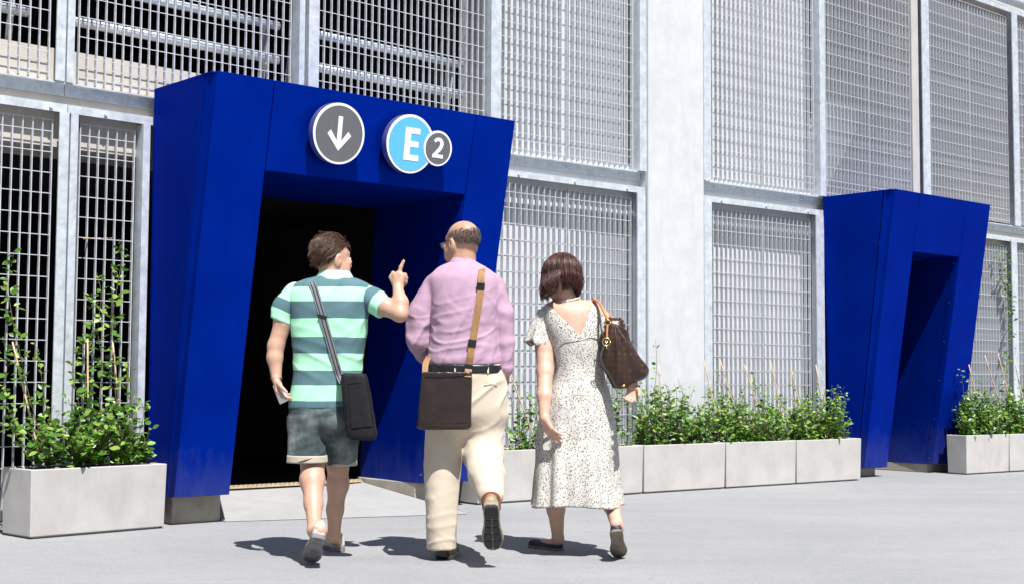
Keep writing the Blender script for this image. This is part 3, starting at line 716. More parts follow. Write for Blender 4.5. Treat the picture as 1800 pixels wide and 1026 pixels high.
# ================================================================== PEOPLE
def stripes(name, a, b, stops, axis=None):
    """fabric banded between world points a -> b (projected)"""
    t = NT(name); a, b = np.asarray(a, float), np.asarray(b, float); d = (b-a)/((b-a)@(b-a))
    gm = t.new('ShaderNodeNewGeometry'); dt = t.new('ShaderNodeVectorMath', operation='DOT_PRODUCT'); dt.inputs[1].default_value = tuple(d); t.l.new(gm.outputs['Position'], dt.inputs[0])
    ad = t.new('ShaderNodeMath', operation='ADD'); ad.inputs[1].default_value = -float(a@d); t.l.new(dt.outputs['Value'], ad.inputs[0])
    wv = t.new('ShaderNodeMath', operation='MULTIPLY_ADD'); wv.inputs[1].default_value = .02; t.l.new(t.noise(5, 2), wv.inputs[0]); t.l.new(ad.outputs[0], wv.inputs[2])
    c = t.ramp(wv.outputs[0], stops, 'CONSTANT'); f = t.noise(9, 4); c = t.mix(.25, c, t.ramp(f, [(.3, (.55, .55, .55)), (.7, (1, 1, 1))]), 'MULTIPLY')
    t.col(c); t.set(Roughness=.85, Specular_IOR_Level=.2); t.bump(t.mix(.3, crumple(t, 6), t.noise(450, 1)), .25, .010)
    return t.m
MINT, TEAL = (.38, .75, .51), (.09, .17, .19)
M_DENIM = NT('washed_denim')
f = M_DENIM.noise(5, 5); f2 = M_DENIM.noise(240, 2); c = M_DENIM.ramp(f, [(.36, (.016, .024, .026)), (.5, (.05, .066, .068)), (.64, (.19, .21, .20))]); c = M_DENIM.mix(M_DENIM.ramp(f2, [(.4, (0, 0, 0)), (.7, (.4, .4, .4))]), c, (.10, .13, .15))
M_DENIM.col(c); M_DENIM.set(Roughness=.9, Specular_IOR_Level=.15); M_DENIM.bump(crumple(M_DENIM, 9), .3, .01); M_DENIM = M_DENIM.m
M_CUFF = cloth('denim_turn_up', (.42, .37, .29)); M_MINT = cloth('mint_collar', MINT, .06)
M_PINK = NT('pink_fine_check_cotton'); v = M_PINK.coord(); wv = M_PINK.new('ShaderNodeTexWave'); wv.inputs['Scale'].default_value = 90; M_PINK.l.new(v, wv.inputs[0]); c = M_PINK.mix(M_PINK.noise(5, 4), (.385, .245, .335), (.45, .30, .39)); c = M_PINK.mix(.12, c, wv.outputs['Color'], 'MULTIPLY')
M_PINK.col(c); M_PINK.set(Roughness=.75, Specular_IOR_Level=.25); M_PINK.bump(crumple(M_PINK, 6), .28, .012); M_PINK = M_PINK.m
M_CHINO = cloth('cream_chino', (.53, .455, .36), .06, .8, 5); M_LINING = plain('rust_lining', (.15, .035, .016), .8)
M_LEATHER = plain('dark_brown_leather', (.019, .0095, .008), .33, .4, 14, bump=.3); M_NYLON = plain('black_nylon', (.006, .006, .008), .65, .3, 40, bump=.4, spec=.25)
M_BLACK = plain('black_plastic', (.01, .01, .012), .3); M_BELT = plain('black_belt_leather', (.010, .010, .011), .35)
M_GREYSTRAP = NT('grey_striped_webbing'); M_GREYSTRAP.col(M_GREYSTRAP.mix(M_GREYSTRAP.noise(60, 2), (.11, .115, .13), (.19, .195, .21))); M_GREYSTRAP.set(Roughness=.7); M_GREYSTRAP = M_GREYSTRAP.m
M_TAN = plain('tan_webbing', (.26, .135, .05), .7, .2, 80); M_HANDLE = plain('tan_leather_handle', (.50, .20, .07), .45, .2, 40)
M_GOLD = plain('brass_hardware', (.75, .52, .2), .25, .1, 40, metallic=1); M_PEARL = plain('white_bead', (.82, .8, .78), .25, .03)
M_CANVAS = cloth('pale_canvas_shoe', (.50, .47, .43), .12, .8, 12); M_SOLEG = plain('worn_grey_sole', (.17, .165, .17), .8, .35, 20, bump=.3); M_OLIVE = plain('olive_suede', (.20, .165, .10), .8, .25, 25); M_SOLEB = plain('black_rubber_tread', (.022, .023, .027), .6, .3, 30)
M_SOLET = plain('taupe_rubber', (.25, .22, .17), .7, .2, 30); M_NAVY = plain('navy_suede', (.010, .012, .03), .6, .2); M_SOLEBR = plain('scuffed_brown_sole', (.17, .14, .11), .7, .3, 22)
M_HAIRA = plain('brown_hair', (.085, .040, .022), .38, .5, 40); M_HAIRB = plain('grey_black_stubble', (.11, .095, .088), .6, .4, 60); M_HAIRC = plain('dark_red_brown_hair', (.052, .016, .011), .4, .6, 40)
M_RED = plain('red_cord', (.35, .03, .02), .6); M_PHONE = plain('white_phone_shell', (.7, .7, .72), .25, .03); M_EYE = plain('eye_white', (.7, .68, .65), .2, .05); M_IRIS = plain('dark_iris', (.02, .012, .008), .15)
t = NT('spectacle_lens'); t.set(Transmission_Weight=.9, Roughness=.05); t.col((.75, .8, .85)); M_LENS = t.m
t = NT('cream_dotted_chiffon'); vo = t.new('ShaderNodeTexVoronoi'); vo.inputs['Scale'].default_value = 120; vo.inputs['Randomness'].default_value = .9; t.l.new(t.coord((1, 1, .85)), vo.inputs['Vector'])
dot = t.ramp(vo.outputs['Distance'], [(.30, (1, 1, 1)), (.42, (0, 0, 0))]); tone = t.ramp(vo.outputs['Color'], [(.2, (.03, .032, .04)), (.5, (.10, .10, .10)), (.8, (.26, .245, .22))])
c = t.mix(dot, t.mix(t.noise(4, 3), (.50, .475, .43), (.60, .58, .53)), tone); c = t.mix(t.ramp(t.noise(7, 5, .6), [(.45, (0, 0, 0)), (.75, (.35, .35, .35))]), c, (.25, .26, .28)); t.col(c); t.set(Roughness=.8, Specular_IOR_Level=.2); t.bump(t.noise(18, 5), .3, .006); M_DRESS = t.m
t = NT('brown_monogram_canvas'); vo = t.new('ShaderNodeTexVoronoi'); vo.inputs['Scale'].default_value = 34; vo.inputs['Randomness'].default_value = .25; t.l.new(t.coord((1, 1, 1)), vo.inputs['Vector'])
ring = t.ramp(vo.outputs['Distance'], [(.18, (.5, .5, .5)), (.24, (.05, .05, .05)), (.32, (.75, .75, .75)), (.4, (0, 0, 0))]); c = t.mix(ring, t.mix(t.noise(20, 4), (.022, .010, .007), (.042, .020, .013)), (.10, .052, .022)); t.col(c); t.set(Roughness=.3, Specular_IOR_Level=.5); t.bump(t.noise(60, 3), .2, .003); M_MONO = t.m

def frame_of(yaw, pitch=0, roll=0):
    fw_ = np.array([math.sin(yaw)*math.cos(pitch), math.cos(yaw)*math.cos(pitch), -math.sin(pitch)]); r = np.array([math.cos(yaw), -math.sin(yaw), 0.]); u_ = np.cross(r, fw_)
    r2 = r*math.cos(roll)+u_*math.sin(roll); u2 = u_*math.cos(roll)-r*math.sin(roll); return np.stack([r2, fw_, u2], 1)
def head(fl, c, M, s=1., neck=None, nr=.055):
    P = lambda x, y, z: np.asarray(c)+M@np.array([x, y, z])*s
    e = lambda p, r, k=.02, cut=False: fl.ell(P(*p), np.array(r)*s, M, k, cut)
    e((0, -.014, .032), (.077, .097, .084)); e((0, .028, -.025), (.064, .066, .08), .03); e((0, .046, -.082), (.04, .042, .03), .03)
    for sx in (-1, 1):
        e((sx*.050, .048, -.058), (.022, .034, .036), .03); e((sx*.042, .076, -.012), (.022, .016, .018), .02)
        e((sx*.080, -.010, -.014), (.012, .023, .036), .006); e((sx*.092, -.004, -.008), (.007, .012, .020), 0, True); e((sx*.033, .1, .006), (.014, .012, .009), 0, True)
    fl.cone(P(0, .088, .012), P(0, .110, -.026), .007*s, .013*s, .012); fl.cone(P(-.012, .1, -.030), P(.012, .1, -.030), .009*s, .009*s, .01); e((0, .060, .035), (.055, .03, .014), .02)
    e((0, .090, -.058), (.023, .010, .006), .008); e((0, .088, -.067), (.02, .010, .007), .008); e((0, .082, -.098), (.018, .016, .014), .02)
    if neck is not None: fl.cone(P(0, -.018, -.035), neck, nr*s, nr*1.12, .03)
    return P
def eyes(par, P, s=1.):
    for sx in (-1, 1):
        o = P(sx*.032, .082, .005); v, f = sphere(o, .0125*s); e = mk('eye', v, f, M_EYE, par, True); v, f = sphere(P(sx*.032, .0905, .005), .0055*s); mk('iris', v, f, M_IRIS, e, True)
def sphere(c, r, a=12, b=8, M=None):
    r = np.array([r]*3) if np.isscalar(r) else np.array(r); M = np.eye(3) if M is None else M; V = []; Fc = []
    for j in range(b+1):
        for i in range(a):
            th, ph = math.pi*j/b, 2*math.pi*i/a; V.append(np.asarray(c)+M@(r*np.array([math.sin(th)*math.cos(ph), math.sin(th)*math.sin(ph), math.cos(th)])))
    for j in range(b):
        for i in range(a): Fc.append((j*a+i, (j+1)*a+i, (j+1)*a+(i+1) % a, j*a+(i+1) % a))
    return V, Fc
def hand(fl, w, d, palm, side, curl=.5, s=1., spread=.12, thumb=.6):
    """w wrist, d finger direction, palm = direction the palm faces, side = +1/-1 thumb along +/- cross(d, palm)"""
    d = np.asarray(d, float)/np.linalg.norm(d); palm = np.asarray(palm, float); palm = palm-d*(palm@d); palm /= np.linalg.norm(palm); x = np.cross(d, palm)*side
    P = lambda a, b, c_: np.asarray(w)+(x*a+palm*b+d*c_)*s
    for i in range(4):
        a = (.029, .010, -.009, -.027)[i]; fl.cone(P(a*.55, 0, .0), P(a, .0, .078-.005*abs(i-1)), .016*s, .0125*s, .014)
    for i in range(4):
        a = (.030, .010, -.010, -.029)[i]; Ls = (.040, .044, .041, .031)[i]; p = P(a, .002, .080-.005*abs(i-1)); th = .15+.1*i*curl; q = p
        for k_, (fr_, rr) in enumerate(((1, .0092), (.68, .0085), (.55, .0075))):
            th += curl*(.5, .75, .5)[k_]; dirv = d*math.cos(th)+palm*math.sin(th)+x*spread*a/.03*.6; p2_ = q+dirv*Ls*fr_*s; fl.cone(q, p2_, (.0098, .009, .0082)[k_]*s, rr*s, .004); q = p2_
    q = P(.022, .006, .022); dv = d*.62+x*.62*thumb/.6+palm*.45
    for k_, (L_, r0, r1) in enumerate(((.042, .015, .0115), (.034, .0112, .0098), (.026, .0098, .0078))):
        p2_ = q+dv/np.linalg.norm(dv)*L_*s; fl.cone(q, p2_, r0*s, r1*s, .008 if k_ == 0 else .004); q = p2_; dv = dv+d*.35+palm*curl*.35-x*.25
def band(rws, th, mat, name, par, seg=48, wave=0):
    """open band of fabric following pixel rows"""
    st_ = rows(rws, max(4, len(rws)*3)); V = []; Fc = []; n_ = len(st_)
    for off in (0, -th):
        for z, cx_, cy_, rx, ry, ex_ in st_:
            for i in range(seg):
                a = 2*math.pi*i/seg; ca, sa = math.cos(a), math.sin(a); V.append((cx_+(rx+off)*math.copysign(abs(ca)**(2/ex_), ca), cy_+(ry+off)*math.copysign(abs(sa)**(2/ex_), sa), z+wave*math.sin(3*a+1)))
    S = n_*seg
    for r in range(n_-1):
        for i in range(seg):
            a, b = r*seg+i, r*seg+(i+1) % seg; Fc.append((a, b, b+seg, a+seg)); Fc.append((S+b, S+a, S+a+seg, S+b+seg))
    for i in range(seg):
        j = (i+1) % seg; Fc.append((j, i, S+i, S+j)); e = (n_-1)*seg; Fc.append((e+i, e+j, S+e+j, S+e+i))
    return mk(name, V, Fc, mat, par, True)
def strands(paths, w, mat, name, par):
    """paths (n,k,3): thin tapered three-sided locks"""
    n_, k_, _ = paths.shape; T = np.gradient(paths, axis=1); T /= np.linalg.norm(T, axis=2, keepdims=True)+1e-9
    r = rng.normal(size=(n_, 1, 3)); A = np.cross(T, r); A /= np.linalg.norm(A, axis=2, keepdims=True)+1e-9; B = np.cross(T, A)
    ww = (np.array(w)*np.linspace(1, 0, k_)**.6*.97+np.array(w)*.03)[None, :, None] if np.isscalar(w) else np.asarray(w)[:, None, None]*(np.linspace(1, .05, k_)**.6)[None, :, None]
    V = np.stack([paths+ww*(math.cos(a)*A+math.sin(a)*B) for a in (0, 2.09, 4.19)], 2).reshape(-1, 3)
    i = np.arange(n_)[:, None, None]*k_*3; j = np.arange(k_-1)[None, :, None]*3; s = np.arange(3)[None, None, :]; s2 = (s+1) % 3
    Q = np.stack([i+j+s, i+j+s2, i+j+3+s2, i+j+3+s], -1).reshape(-1, 4)
    return mk(name, V, Q, mat, par, True)
def cap(P_, M, r, c0, mask, mat, name, par, amp=.004, sc=40, seed=1):
    """scalp shell: part of an ellipsoid (head-local) where mask(dir) holds"""
    a, b = 72, 48; V = []; Fc = []; ok = []
    for j in range(b+1):
        for i in range(a):
            th, ph = math.pi*j/b, 2*math.pi*i/a; d = np.array([math.sin(th)*math.cos(ph), math.sin(th)*math.sin(ph), math.cos(th)]); V.append(c0+np.array(r)*d); ok.append(mask(d))
    V = np.array(V); V = V+(V-c0)*(amp/.09*nz(V, sc, seed))[:, None]
    for j in range(b):
        for i in range(a):
            q = (j*a+i, (j+1)*a+i, (j+1)*a+(i+1) % a, j*a+(i+1) % a)
            if sum(ok[x] for x in q) >= 3: Fc.append(q)
    return mk(name, [P_(*p) for p in V], Fc, mat, par, True)
def shoe(par, heel, toe, up_, mu, ms, kind='shoe', wd=1., hgt=1., tread=False):
    heel, toe = np.asarray(heel, float), np.asarray(toe, float); y = toe-heel; L = np.linalg.norm(y); y /= L; z = np.asarray(up_, float); z = z-y*(z@y); z /= np.linalg.norm(z); x = np.cross(y, z)
    T = np.array([0, .03, .1, .22, .36, .5, .64, .78, .9, .97, 1.]); Wd = np.array([.018, .030, .035, .036, .034, .037, .045, .048, .040, .026, .008])*wd
    Hh = np.array([.060, .082, .088, .080, .078, .076, .064, .052, .044, .036, .026])*hgt
    if kind == 'flat': Hh = np.array([.038, .048, .048, .034, .026, .028, .034, .036, .032, .026, .018])
    t = np.linspace(0, 1, 30); W_ = np.interp(t, T, Wd); H_ = np.interp(t, T, Hh); K = 16; V = []; Fc = []
    th = .014 if kind == 'flat' else .024
    for a, w_, h_ in zip(t, W_, H_):
        for i in range(K):
            g_ = math.pi*i/(K-1); V.append(heel+y*a*L+x*w_*math.cos(g_)*(1 if i in (0, K-1) else .97)+z*(th*.8+(h_)*math.sin(g_)**.8))
    for j in range(29):
        for i in range(K): Fc.append((j*K+i, (j+1)*K+i, (j+1)*K+(i+1) % K, j*K+(i+1) % K))
    Fc += [tuple(range(K)), tuple(range(30*K-1, 29*K-1, -1))]
    s_ = mk('shoe', V, Fc, mu, par, True)
    V = []; Fc = []; K = 4
    for a, w_ in zip(t, W_):
        e = 1.06; bow = .010*math.sin(math.pi*a)*(0 if kind == 'flat' else .5)
        for sx, zz in ((-1, th), (1, th), (.94, 0+bow*.3), (-.94, 0+bow*.3)): V.append(heel+y*(a*1.02-.01)*L+x*w_*e*sx+z*zz)
    for j in range(29):
        for i in range(4): Fc.append((j*4+i, j*4+(i+1) % 4, (j+1)*4+(i+1) % 4, (j+1)*4+i))
    Fc += [(3, 2, 1, 0), tuple(range(len(V)-4, len(V)))]
    so = mk('sole', V, Fc, ms, s_); bevel(so, .004, 2)
    if tread:
        pr = []
        for a0, a1 in ((.04, .16), (.18, .30), (.33, .45), (.48, .60), (.63, .75), (.78, .95)):
            for sx in (-1, 1):
                w0, w1 = np.interp((a0, a1), T, Wd)*.86; xa = .004
                q = [heel+y*a0*L+x*sx*xa, heel+y*a0*L+x*sx*w0, heel+y*a1*L+x*sx*w1, heel+y*a1*L+x*sx*xa]
                q = [p-z*.001 for p in q]; pr.append(([p for p in q]+[p-z*.006 for p in q], BOXF))
        mk('tread', *merge(pr), M_SOLEB, s_)
    return s_
def person(label, base): return thing('person', label, 'person', base)
cone_dir = lambda a, b: (np.asarray(b)-np.asarray(a))/np.linalg.norm(np.asarray(b)-np.asarray(a))
VOX = .005
def wrinkle(a1, a2, s1=(16, 16, 9), s2=(42, 42, 30), seed=1):
    return lambda V: a1*nz(V*np.array(s1)/16, 12, seed)+a2*np.clip(1-np.abs(nz(V*np.array(s2)/40, 26, seed+5)), 0, 1)**2+a2*.5*np.clip(1-np.abs(nz(V*np.array(s2)/40, 55, seed+9)), 0, 1)**2

def folds(d, fl_, fc_, amp, seed, zc=None, zw=.2):
    """long creases running along d; optionally gathered round height zc"""
    d = np.asarray(d, float)/np.linalg.norm(d); e1 = np.cross(d, [0, 1, .01]); e1 /= np.linalg.norm(e1); e2 = np.cross(d, e1)
    def fn(V):
        w = V+.02*np.stack([nz(V, 9, seed+20+i) for i in range(3)], 1); q = np.stack([w@d*fl_, w@e1*fc_, w@e2*fc_*.6], 1); n_ = nz(q, 1., seed, 5); r = np.exp(-(2.1*n_)**2); mk_ = np.clip(nz(V, 8, seed+3)*.8+.45, 0, 1)
        if zc is not None: mk_ = mk_*(.25+.75*np.exp(-((V[:, 2]-zc)/zw)**2))
        return amp*r*mk_
    return fn
def both(*fs): return lambda V: sum(f_(V) for f_ in fs)

# ------------------------------------------------------------------ man in striped polo shirt
D = 7.12
pa = person('man in green striped polo shirt and denim shorts pointing up with right hand', (GZ(575, 978)[0], 7.1, 0))
shirtA = rows([(488, 558, 616, D, .065), (495, 534, 640, D, .095), (505, 514, 652, D, .112), (525, 508, 652, D, .125, 2.4), (560, 512, 646, D, .13, 2.4), (600, 515, 641, D, .127, 2.4), (640, 517, 637, D, .124, 2.4), (675, 513, 638, D, .13, 2.4), (705, 508, 640, D, .138, 2.4), (717, 507, 640, D, .138, 2.4)])
f = Field((-1.45, 6.55, -.02), (-.45, 7.75, 1.78), VOX)
MA = frame_of(R(52), R(4)); hc = PX(584, 455, D+.02); PA = head(f, hc, MA, .98, PX(588, 495, D), .058)
f.stack(shirtA, .02, .018)
rs, re, rw = PX(638, 524, D), PX(703, 551, D-.1), PX(699, 506, D-.04)
f.chain([rs, PX(676, 538, D-.06), re], [.044, .047, .040], .02); f.chain([re, PX(704, 532, D-.08), rw], [.040, .039, .026], .02)
ls, le, lw = PX(518, 527, D), PX(485, 607, D-.02), PX(486, 664, D-.05)
f.chain([ls, PX(498, 565, D-.01), le], [.044, .047, .041], .02); f.chain([le, PX(483, 628, D-.03), lw], [.041, .039, .026], .02)
# pointing hand
q = lambda x, y, d=0: PX(x, y, D-.03+d)
for a, b, r0, r1 in (((699, 505), (694, 484), .022, .017), ((701, 505), (702, 482), .022, .018), ((702, 503), (708, 486), .02, .016)): f.cone(q(*a), q(*b), r0, r1, .012)
f.chain([q(701, 483), q(704.5, 470), q(709.5, 459)], [.0115, .0105, .0085], .004)
for a, b, c_ in (((706, 483), (712, 483), (710, 492)), ((708, 487), (714, 489), (711, 497)), ((708, 492), (713, 496), (709, 502))): f.chain([q(*a), q(*b, .02), q(*c_, .035)], [.0115, .0105, .009], .005)
f.chain([q(693, 498), q(687.5, 488, .01), q(691, 479, .02)], [.015, .0125, .010], .006)
# left hand round the phone
hand(f, lw, PX(492, 700, D-.06)-lw, np.array([.85, -.1, -.1]), 1, .75, .95)
# legs
LK, RK = PX(550, 812, 7.06), PX(594, 815, 7.22)
f.chain([PX(546, 735, D), LK, PX(549, 843, 7.0), PX(551, 885, 6.92), PX(553, 932, 6.80)], [.065, .058, .059, .043, .033], .03)
f.chain([PX(600, 735, D+.04), RK, PX(594, 850, 7.24), PX(589, 895, 7.27), PX(587, 942, 7.30)], [.062, .053, .054, .041, .032], .03)
toeL = GZ(543, 990)+np.array([0, .02, .004]); heelL = PX(560, 946, 6.69); f.chain([PX(553, 932, 6.80), heelL+np.array([0, .05, .03]), toeL+np.array([0, .01, .03])], [.035, .03, .02], .02)
heelR = GZ(598, 969); toeR = heelR+np.array([-.13, .24, 0]); f.chain([PX(587, 942, 7.30), heelR+np.array([-.02, .05, .045]), toeR+np.array([.03, -.05, .03])], [.034, .03, .02], .02)
skinmesh('body', f, M_SKINA, pa, 2)
eyes(pa, PA, .98)
zz = lambda y: PX(573, y, D-.12)[2]; za, zb_ = zz(717), zz(478); tt = lambda y: (zz(y)-za)/(zb_-za)
stp = [(0, TEAL), (tt(702), MINT), (tt(674), TEAL), (tt(648), MINT), (tt(618), TEAL), (tt(589), MINT), (tt(557), TEAL), (tt(527), MINT), (tt(502), TEAL)]
M_POLO = stripes('striped_polo_jersey', (0, 0, za), (0, 0, zb_), stp)
f = Field((-1.3, 6.85, .75), (-.6, 7.4, 1.5), VOX); f.stack(shirtA, 0); skinmesh('shirt', f, M_POLO, pa, 3, both(wrinkle(.0025, 0, seed=2), folds((1, 0, -.5), 5, 40, .007, 51, .95, .2), folds((.5, 0, 1), 4, 36, .006, 53), folds((-1, 0, -.4), 5, 46, .006, 54, 1.1, .2)))
for a, b, c_, nm in ((PX(519, 520, D), PX(502, 541, D), PX(497, 566, D-.01), 'l'), (PX(637, 520, D-.005), PX(657, 528, D-.03), PX(674, 542, D-.065), 'r')):
    ax = cone_dir(a, c_); f = Field(np.minimum(a, c_)-.13, np.maximum(a, c_)+.13, VOX)
    f.chain([a, b, c_+ax*.05], [.062, .060, .058], .03); f.halfspace_cut(c_, ax)
    if nm == 'l': m_ = stripes('striped_left_sleeve', a, c_, [(0, MINT), (.28, TEAL), (.66, MINT)])
    else: m_ = stripes('striped_right_sleeve', a, c_, [(0, MINT), (.22, TEAL), (.64, MINT)])
    skinmesh('sleeve', f, m_, pa, 2, wrinkle(.004, .003, seed=4))
band([(498, 551, 624, D-.005, .088), (490, 554, 622, D-.005, .082), (479, 561, 616, D+.005, .070), (477, 563, 614, D+.005, .066)], .006, M_MINT, 'collar', pa)
f = Field((-1.3, 6.8, .4), (-.6, 7.45, .9), VOX)
f.stack(rows([(709, 511, 636, D, .13, 2.4), (740, 509, 632, D, .142, 2.4), (758, 516, 622, D, .12, 2.4), (775, 535, 600, D, .07, 2.2)], 24), .04); f.stack(rows([(735, 509, 574, D-.02, .10), (770, 507, 574, D-.04, .098), (811, 506, 574, 7.05, .094)], 20), .03)
f.stack(rows([(735, 568, 631, D+.01, .115), (770, 573, 629, D+.03, .115), (816, 577, 626, 7.18, .105)], 20), .03)
skinmesh('shorts', f, M_DENIM, pa, 2, both(wrinkle(.003, 0, seed=7), folds((1, 0, .4), 6, 50, .011, 57), folds((.3, 0, 1), 4, 36, .009, 58)))
band([(799, 505, 575, 7.05, .097), (812, 504, 576, 7.05, .099)], .005, M_CUFF, 'turn_up', pa); band([(805, 576.5, 627, 7.18, .108), (817, 576, 627.5, 7.18, .110)], .005, M_CUFF, 'turn_up', pa)
shoe(pa, heelL, toeL, (0, .75, .65), M_CANVAS, M_SOLEG); shoe(pa, heelR, toeR, (0, 0, 1), M_CANVAS, M_SOLEG)
v, f = tube([lw+.03*np.array([math.cos(a), .9*math.sin(a), .05*math.cos(a)]) for a in np.linspace(0, 6.28, 25)], .0025, 6); mk('bracelet', v, f, M_RED, pa, True)
# hair
def hairline(d): return d[2] > np.interp(d[1], [-1, -.3, .0, .25, .62, 1], [-.86, -.80, -.25, .2, .5, .62])
c0 = np.array([0, -.014, .034])
cap(PA, MA, (.080, .101, .090), c0, hairline, M_HAIRA, 'hair', pa, .006, 60, 3)
def tousled(n_, L, lift, rr, seed, comb, mask, P_, s=1., k_=6):
    g_ = np.random.default_rng(seed); out = []; ws = []
    while len(out) < n_:
        d = g_.normal(size=3); d /= np.linalg.norm(d)
        if not mask(d): continue
        p = c0+np.array(rr)*d; path = [p]; dirv = np.array(comb)-d*(np.array(comb)@d); sw = float(nz(p, 30, seed)); dirv = dirv/np.linalg.norm(dirv+1e-6)+d*lift*g_.uniform(.3, 1.4)+np.array([.55*sw, 0, 0])+g_.normal(size=3)*.13
        l_ = L*g_.uniform(.6, 1.25)/(k_-1)
        for i in range(k_-1):
            dirv = dirv/np.linalg.norm(dirv); p = p+dirv*l_; e = (p-c0)/np.array(rr); ln = np.linalg.norm(e)
            if ln < 1.02: p = c0+(p-c0)*1.02/ln
            path.append(p); dirv = dirv+np.array([0, -.10, -.12])+g_.normal(size=3)*.05-e/ln*.10
        out.append([P_(*x) for x in path]); ws.append(g_.uniform(.0012, .0026))
    return np.array(out), np.array(ws)
pth, ws = tousled(3400, .055, .30, (.080, .101, .090), 5, (0, -.75, -.6), hairline, PA); strands(pth, ws, M_HAIRA, 'hair_strands', pa)['kind'] = 'stuff'
# phone
ph = PX(493, 690, D-.075); MP = frame_of(R(30), R(-10), R(20))
V, Fc = box(-.029, .029, -.005, .005, -.052, .052); o = mk('phone', [ph+MP@p for p in V], Fc, M_PHONE, base=ph); bevel(o, .004, 3); tag(o, 'white phone held in the left hand of the striped man', 'phone')
# bag
bagA = thing('messenger_bag', 'black nylon messenger bag hanging at the hip of the striped man', 'bag', PX(632, 770, 6.95))
bd = rows([(656, 606, 640, 6.94, .030, 4), (662, 601, 645, 6.94, .040, 5), (700, 603, 652, 6.94, .047, 5), (740, 607, 659, 6.94, .05, 5), (764, 611, 662, 6.94, .05, 5), (772, 618, 657, 6.94, .042, 4)])
f = Field((-1.0, 6.83, .55), (-.6, 7.05, 1.0), .004); f.stack(bd, 0); skinmesh('bag_body', f, M_NYLON, bagA, 2, wrinkle(.002, .002, seed=9))
def skinpatch(st_, px, off, th, mat, name, par, n_=10):
    """flat panel laid on a stack's camera side; px = corner pixels tl,tr,br,bl"""
    px = np.array(px, float); V = []; Fc = []
    for d_ in (off+th, off):
        for j in range(n_):
            for i in range(n_):
                a, b = i/(n_-1), j/(n_-1); x, y = (px[0]*(1-a)+px[1]*a)*(1-b)+(px[3]*(1-a)+px[2]*a)*b; V.append(PX(x, y, front(st_, x, y)-d_))
    S = n_*n_
    for j in range(n_-1):
        for i in range(n_-1):
            a = j*n_+i; Fc.append((a, a+n_, a+n_+1, a+1)); Fc.append((S+a, S+a+1, S+a+n_+1, S+a+n_))
    ed = [i for i in range(n_)]+[n_*j+n_-1 for j in range(1, n_)]+[S-1-i for i in range(1, n_)]+[n_*j for j in range(n_-2, 0, -1)]
    for i in range(len(ed)): a, b = ed[i], ed[(i+1) % len(ed)]; Fc.append((a, b, S+b, S+a))
    return mk(name, V, Fc, mat, par)
skinpatch(bd, [(612, 674), (644, 670), (655, 748), (618, 752)], .001, .006, M_NYLON, 'front_pocket', bagA)
v, f = ribbon([PX(x, y, front(bd, x, y)-.009) for x, y in ((612, 673), (628, 671), (644, 669))], .005, (0, 0, 1), .003, 8); mk('zip', v, f, M_BLACK, bagA)
sp_ = [PX(543, 495, D+.07), PX(545, 489, D+.0), PX(547, 492, D-.05)]+[PX(x, y, front(shirtA, x, y)-.012) for x, y in ((549, 498), (553, 508), (561, 535), (569, 562), (577, 590), (584, 615), (591, 640), (598, 662))]+[PX(603, 672, 6.93)]
v, f = ribbon(sp_, .036, (1, .0, .25), .003, 60); mk('strap', v, f, M_GREYSTRAP, bagA)
for o_ in (-.008, .008):
    v, f = ribbon([np.array(p)+np.array([o_, -.0025, o_*.3]) for p in sp_[2:]], .004, (1, 0, .25), .002, 60); mk('strap_line', v, f, M_BLACK, bagA)
p = PX(567, 556, front(shirtA, 567, 556)-.014); V, Fc = box(-.022, .022, -.003, .003, -.008, .008); mk('buckle', [p+frame_of(0, 0, R(-14))@q_ for q_ in V], Fc, M_BLACK, bagA)

# ------------------------------------------------------------------ man in pink shirt
D = 7.15
pb = person('balding man in pink shirt and cream trousers with glasses, seen from behind', (GZ(800, 984)[0], 7.1, 0))
shirtB = rows([(461, 793, 834, D, .06), (468, 776, 850, D, .09), (478, 763, 863, D, .112), (495, 753, 876, D, .132, 2.4), (535, 757, 878, D, .146, 2.4), (580, 759, 876, D, .146, 2.4), (618, 755, 879, D, .150, 2.4), (634, 752, 881, D, .15, 2.4), (641, 753, 880, D, .147, 2.4)])
f = Field((-.75, 6.45, -.02), (.15, 7.75, 1.80), VOX)
MB = frame_of(R(-42), R(6)); hc = PX(812, 428, D+.02); PB = head(f, hc, MB, .99, PX(814, 470, D), .060)
f.stack(shirtB, .02, .016)
rw_, rh = PX(888, 648, D-.02), PX(885, 700, D-.02); f.chain([PX(860, 514, D), PX(884, 575, D-.01), rw_], [.038, .033, .026], .01); hand(f, rw_, PX(883, 715, D)-rw_, np.array([-.8, .5, 0]), 1, .65, 1.0)
lw_ = PX(772, 632, D+.28); f.chain([PX(770, 514, D), PX(737, 594, D+.01), lw_], [.038, .033, .026], .01); hand(f, lw_, np.array([.7, .6, .1]), np.array([-.2, .3, .9]), 1, .8, 1.0)
f.chain([PX(785, 690, D), PX(782, 800, 7.14), PX(778, 955, 7.13)], [.08, .06, .036], .02); f.chain([PX(850, 690, D), PX(850, 797, 7.16), PX(862, 872, 6.82)], [.08, .06, .036], .02)
heelL = GZ(784, 983); toeL = heelL+np.array([.02, .275, 0]); heelR = PX(863, 886, 6.66); toeR = PX(867, 966, 6.80); f.chain([PX(778, 955, 7.13), heelL+np.array([0, .05, .04]), toeL+np.array([0, -.05, .03])], [.036, .03, .02], .02); f.chain([PX(862, 872, 6.82), heelR+np.array([0, .06, .0]), toeR+np.array([0, .05, .04])], [.036, .03, .02], .02)
skinmesh('body', f, M_SKINB, pb, 2); eyes(pb, PB, .99)
f = Field((-.65, 6.85, .85), (.12, 7.6, 1.6), VOX); f.stack(shirtB, 0)
f.chain([PX(765, 503, D), PX(739, 552, D-.01), PX(735, 597, D-.01), PX(745, 620, D+.1), PX(766, 630, D+.24)], [.060, .061, .054, .050, .045], .012)
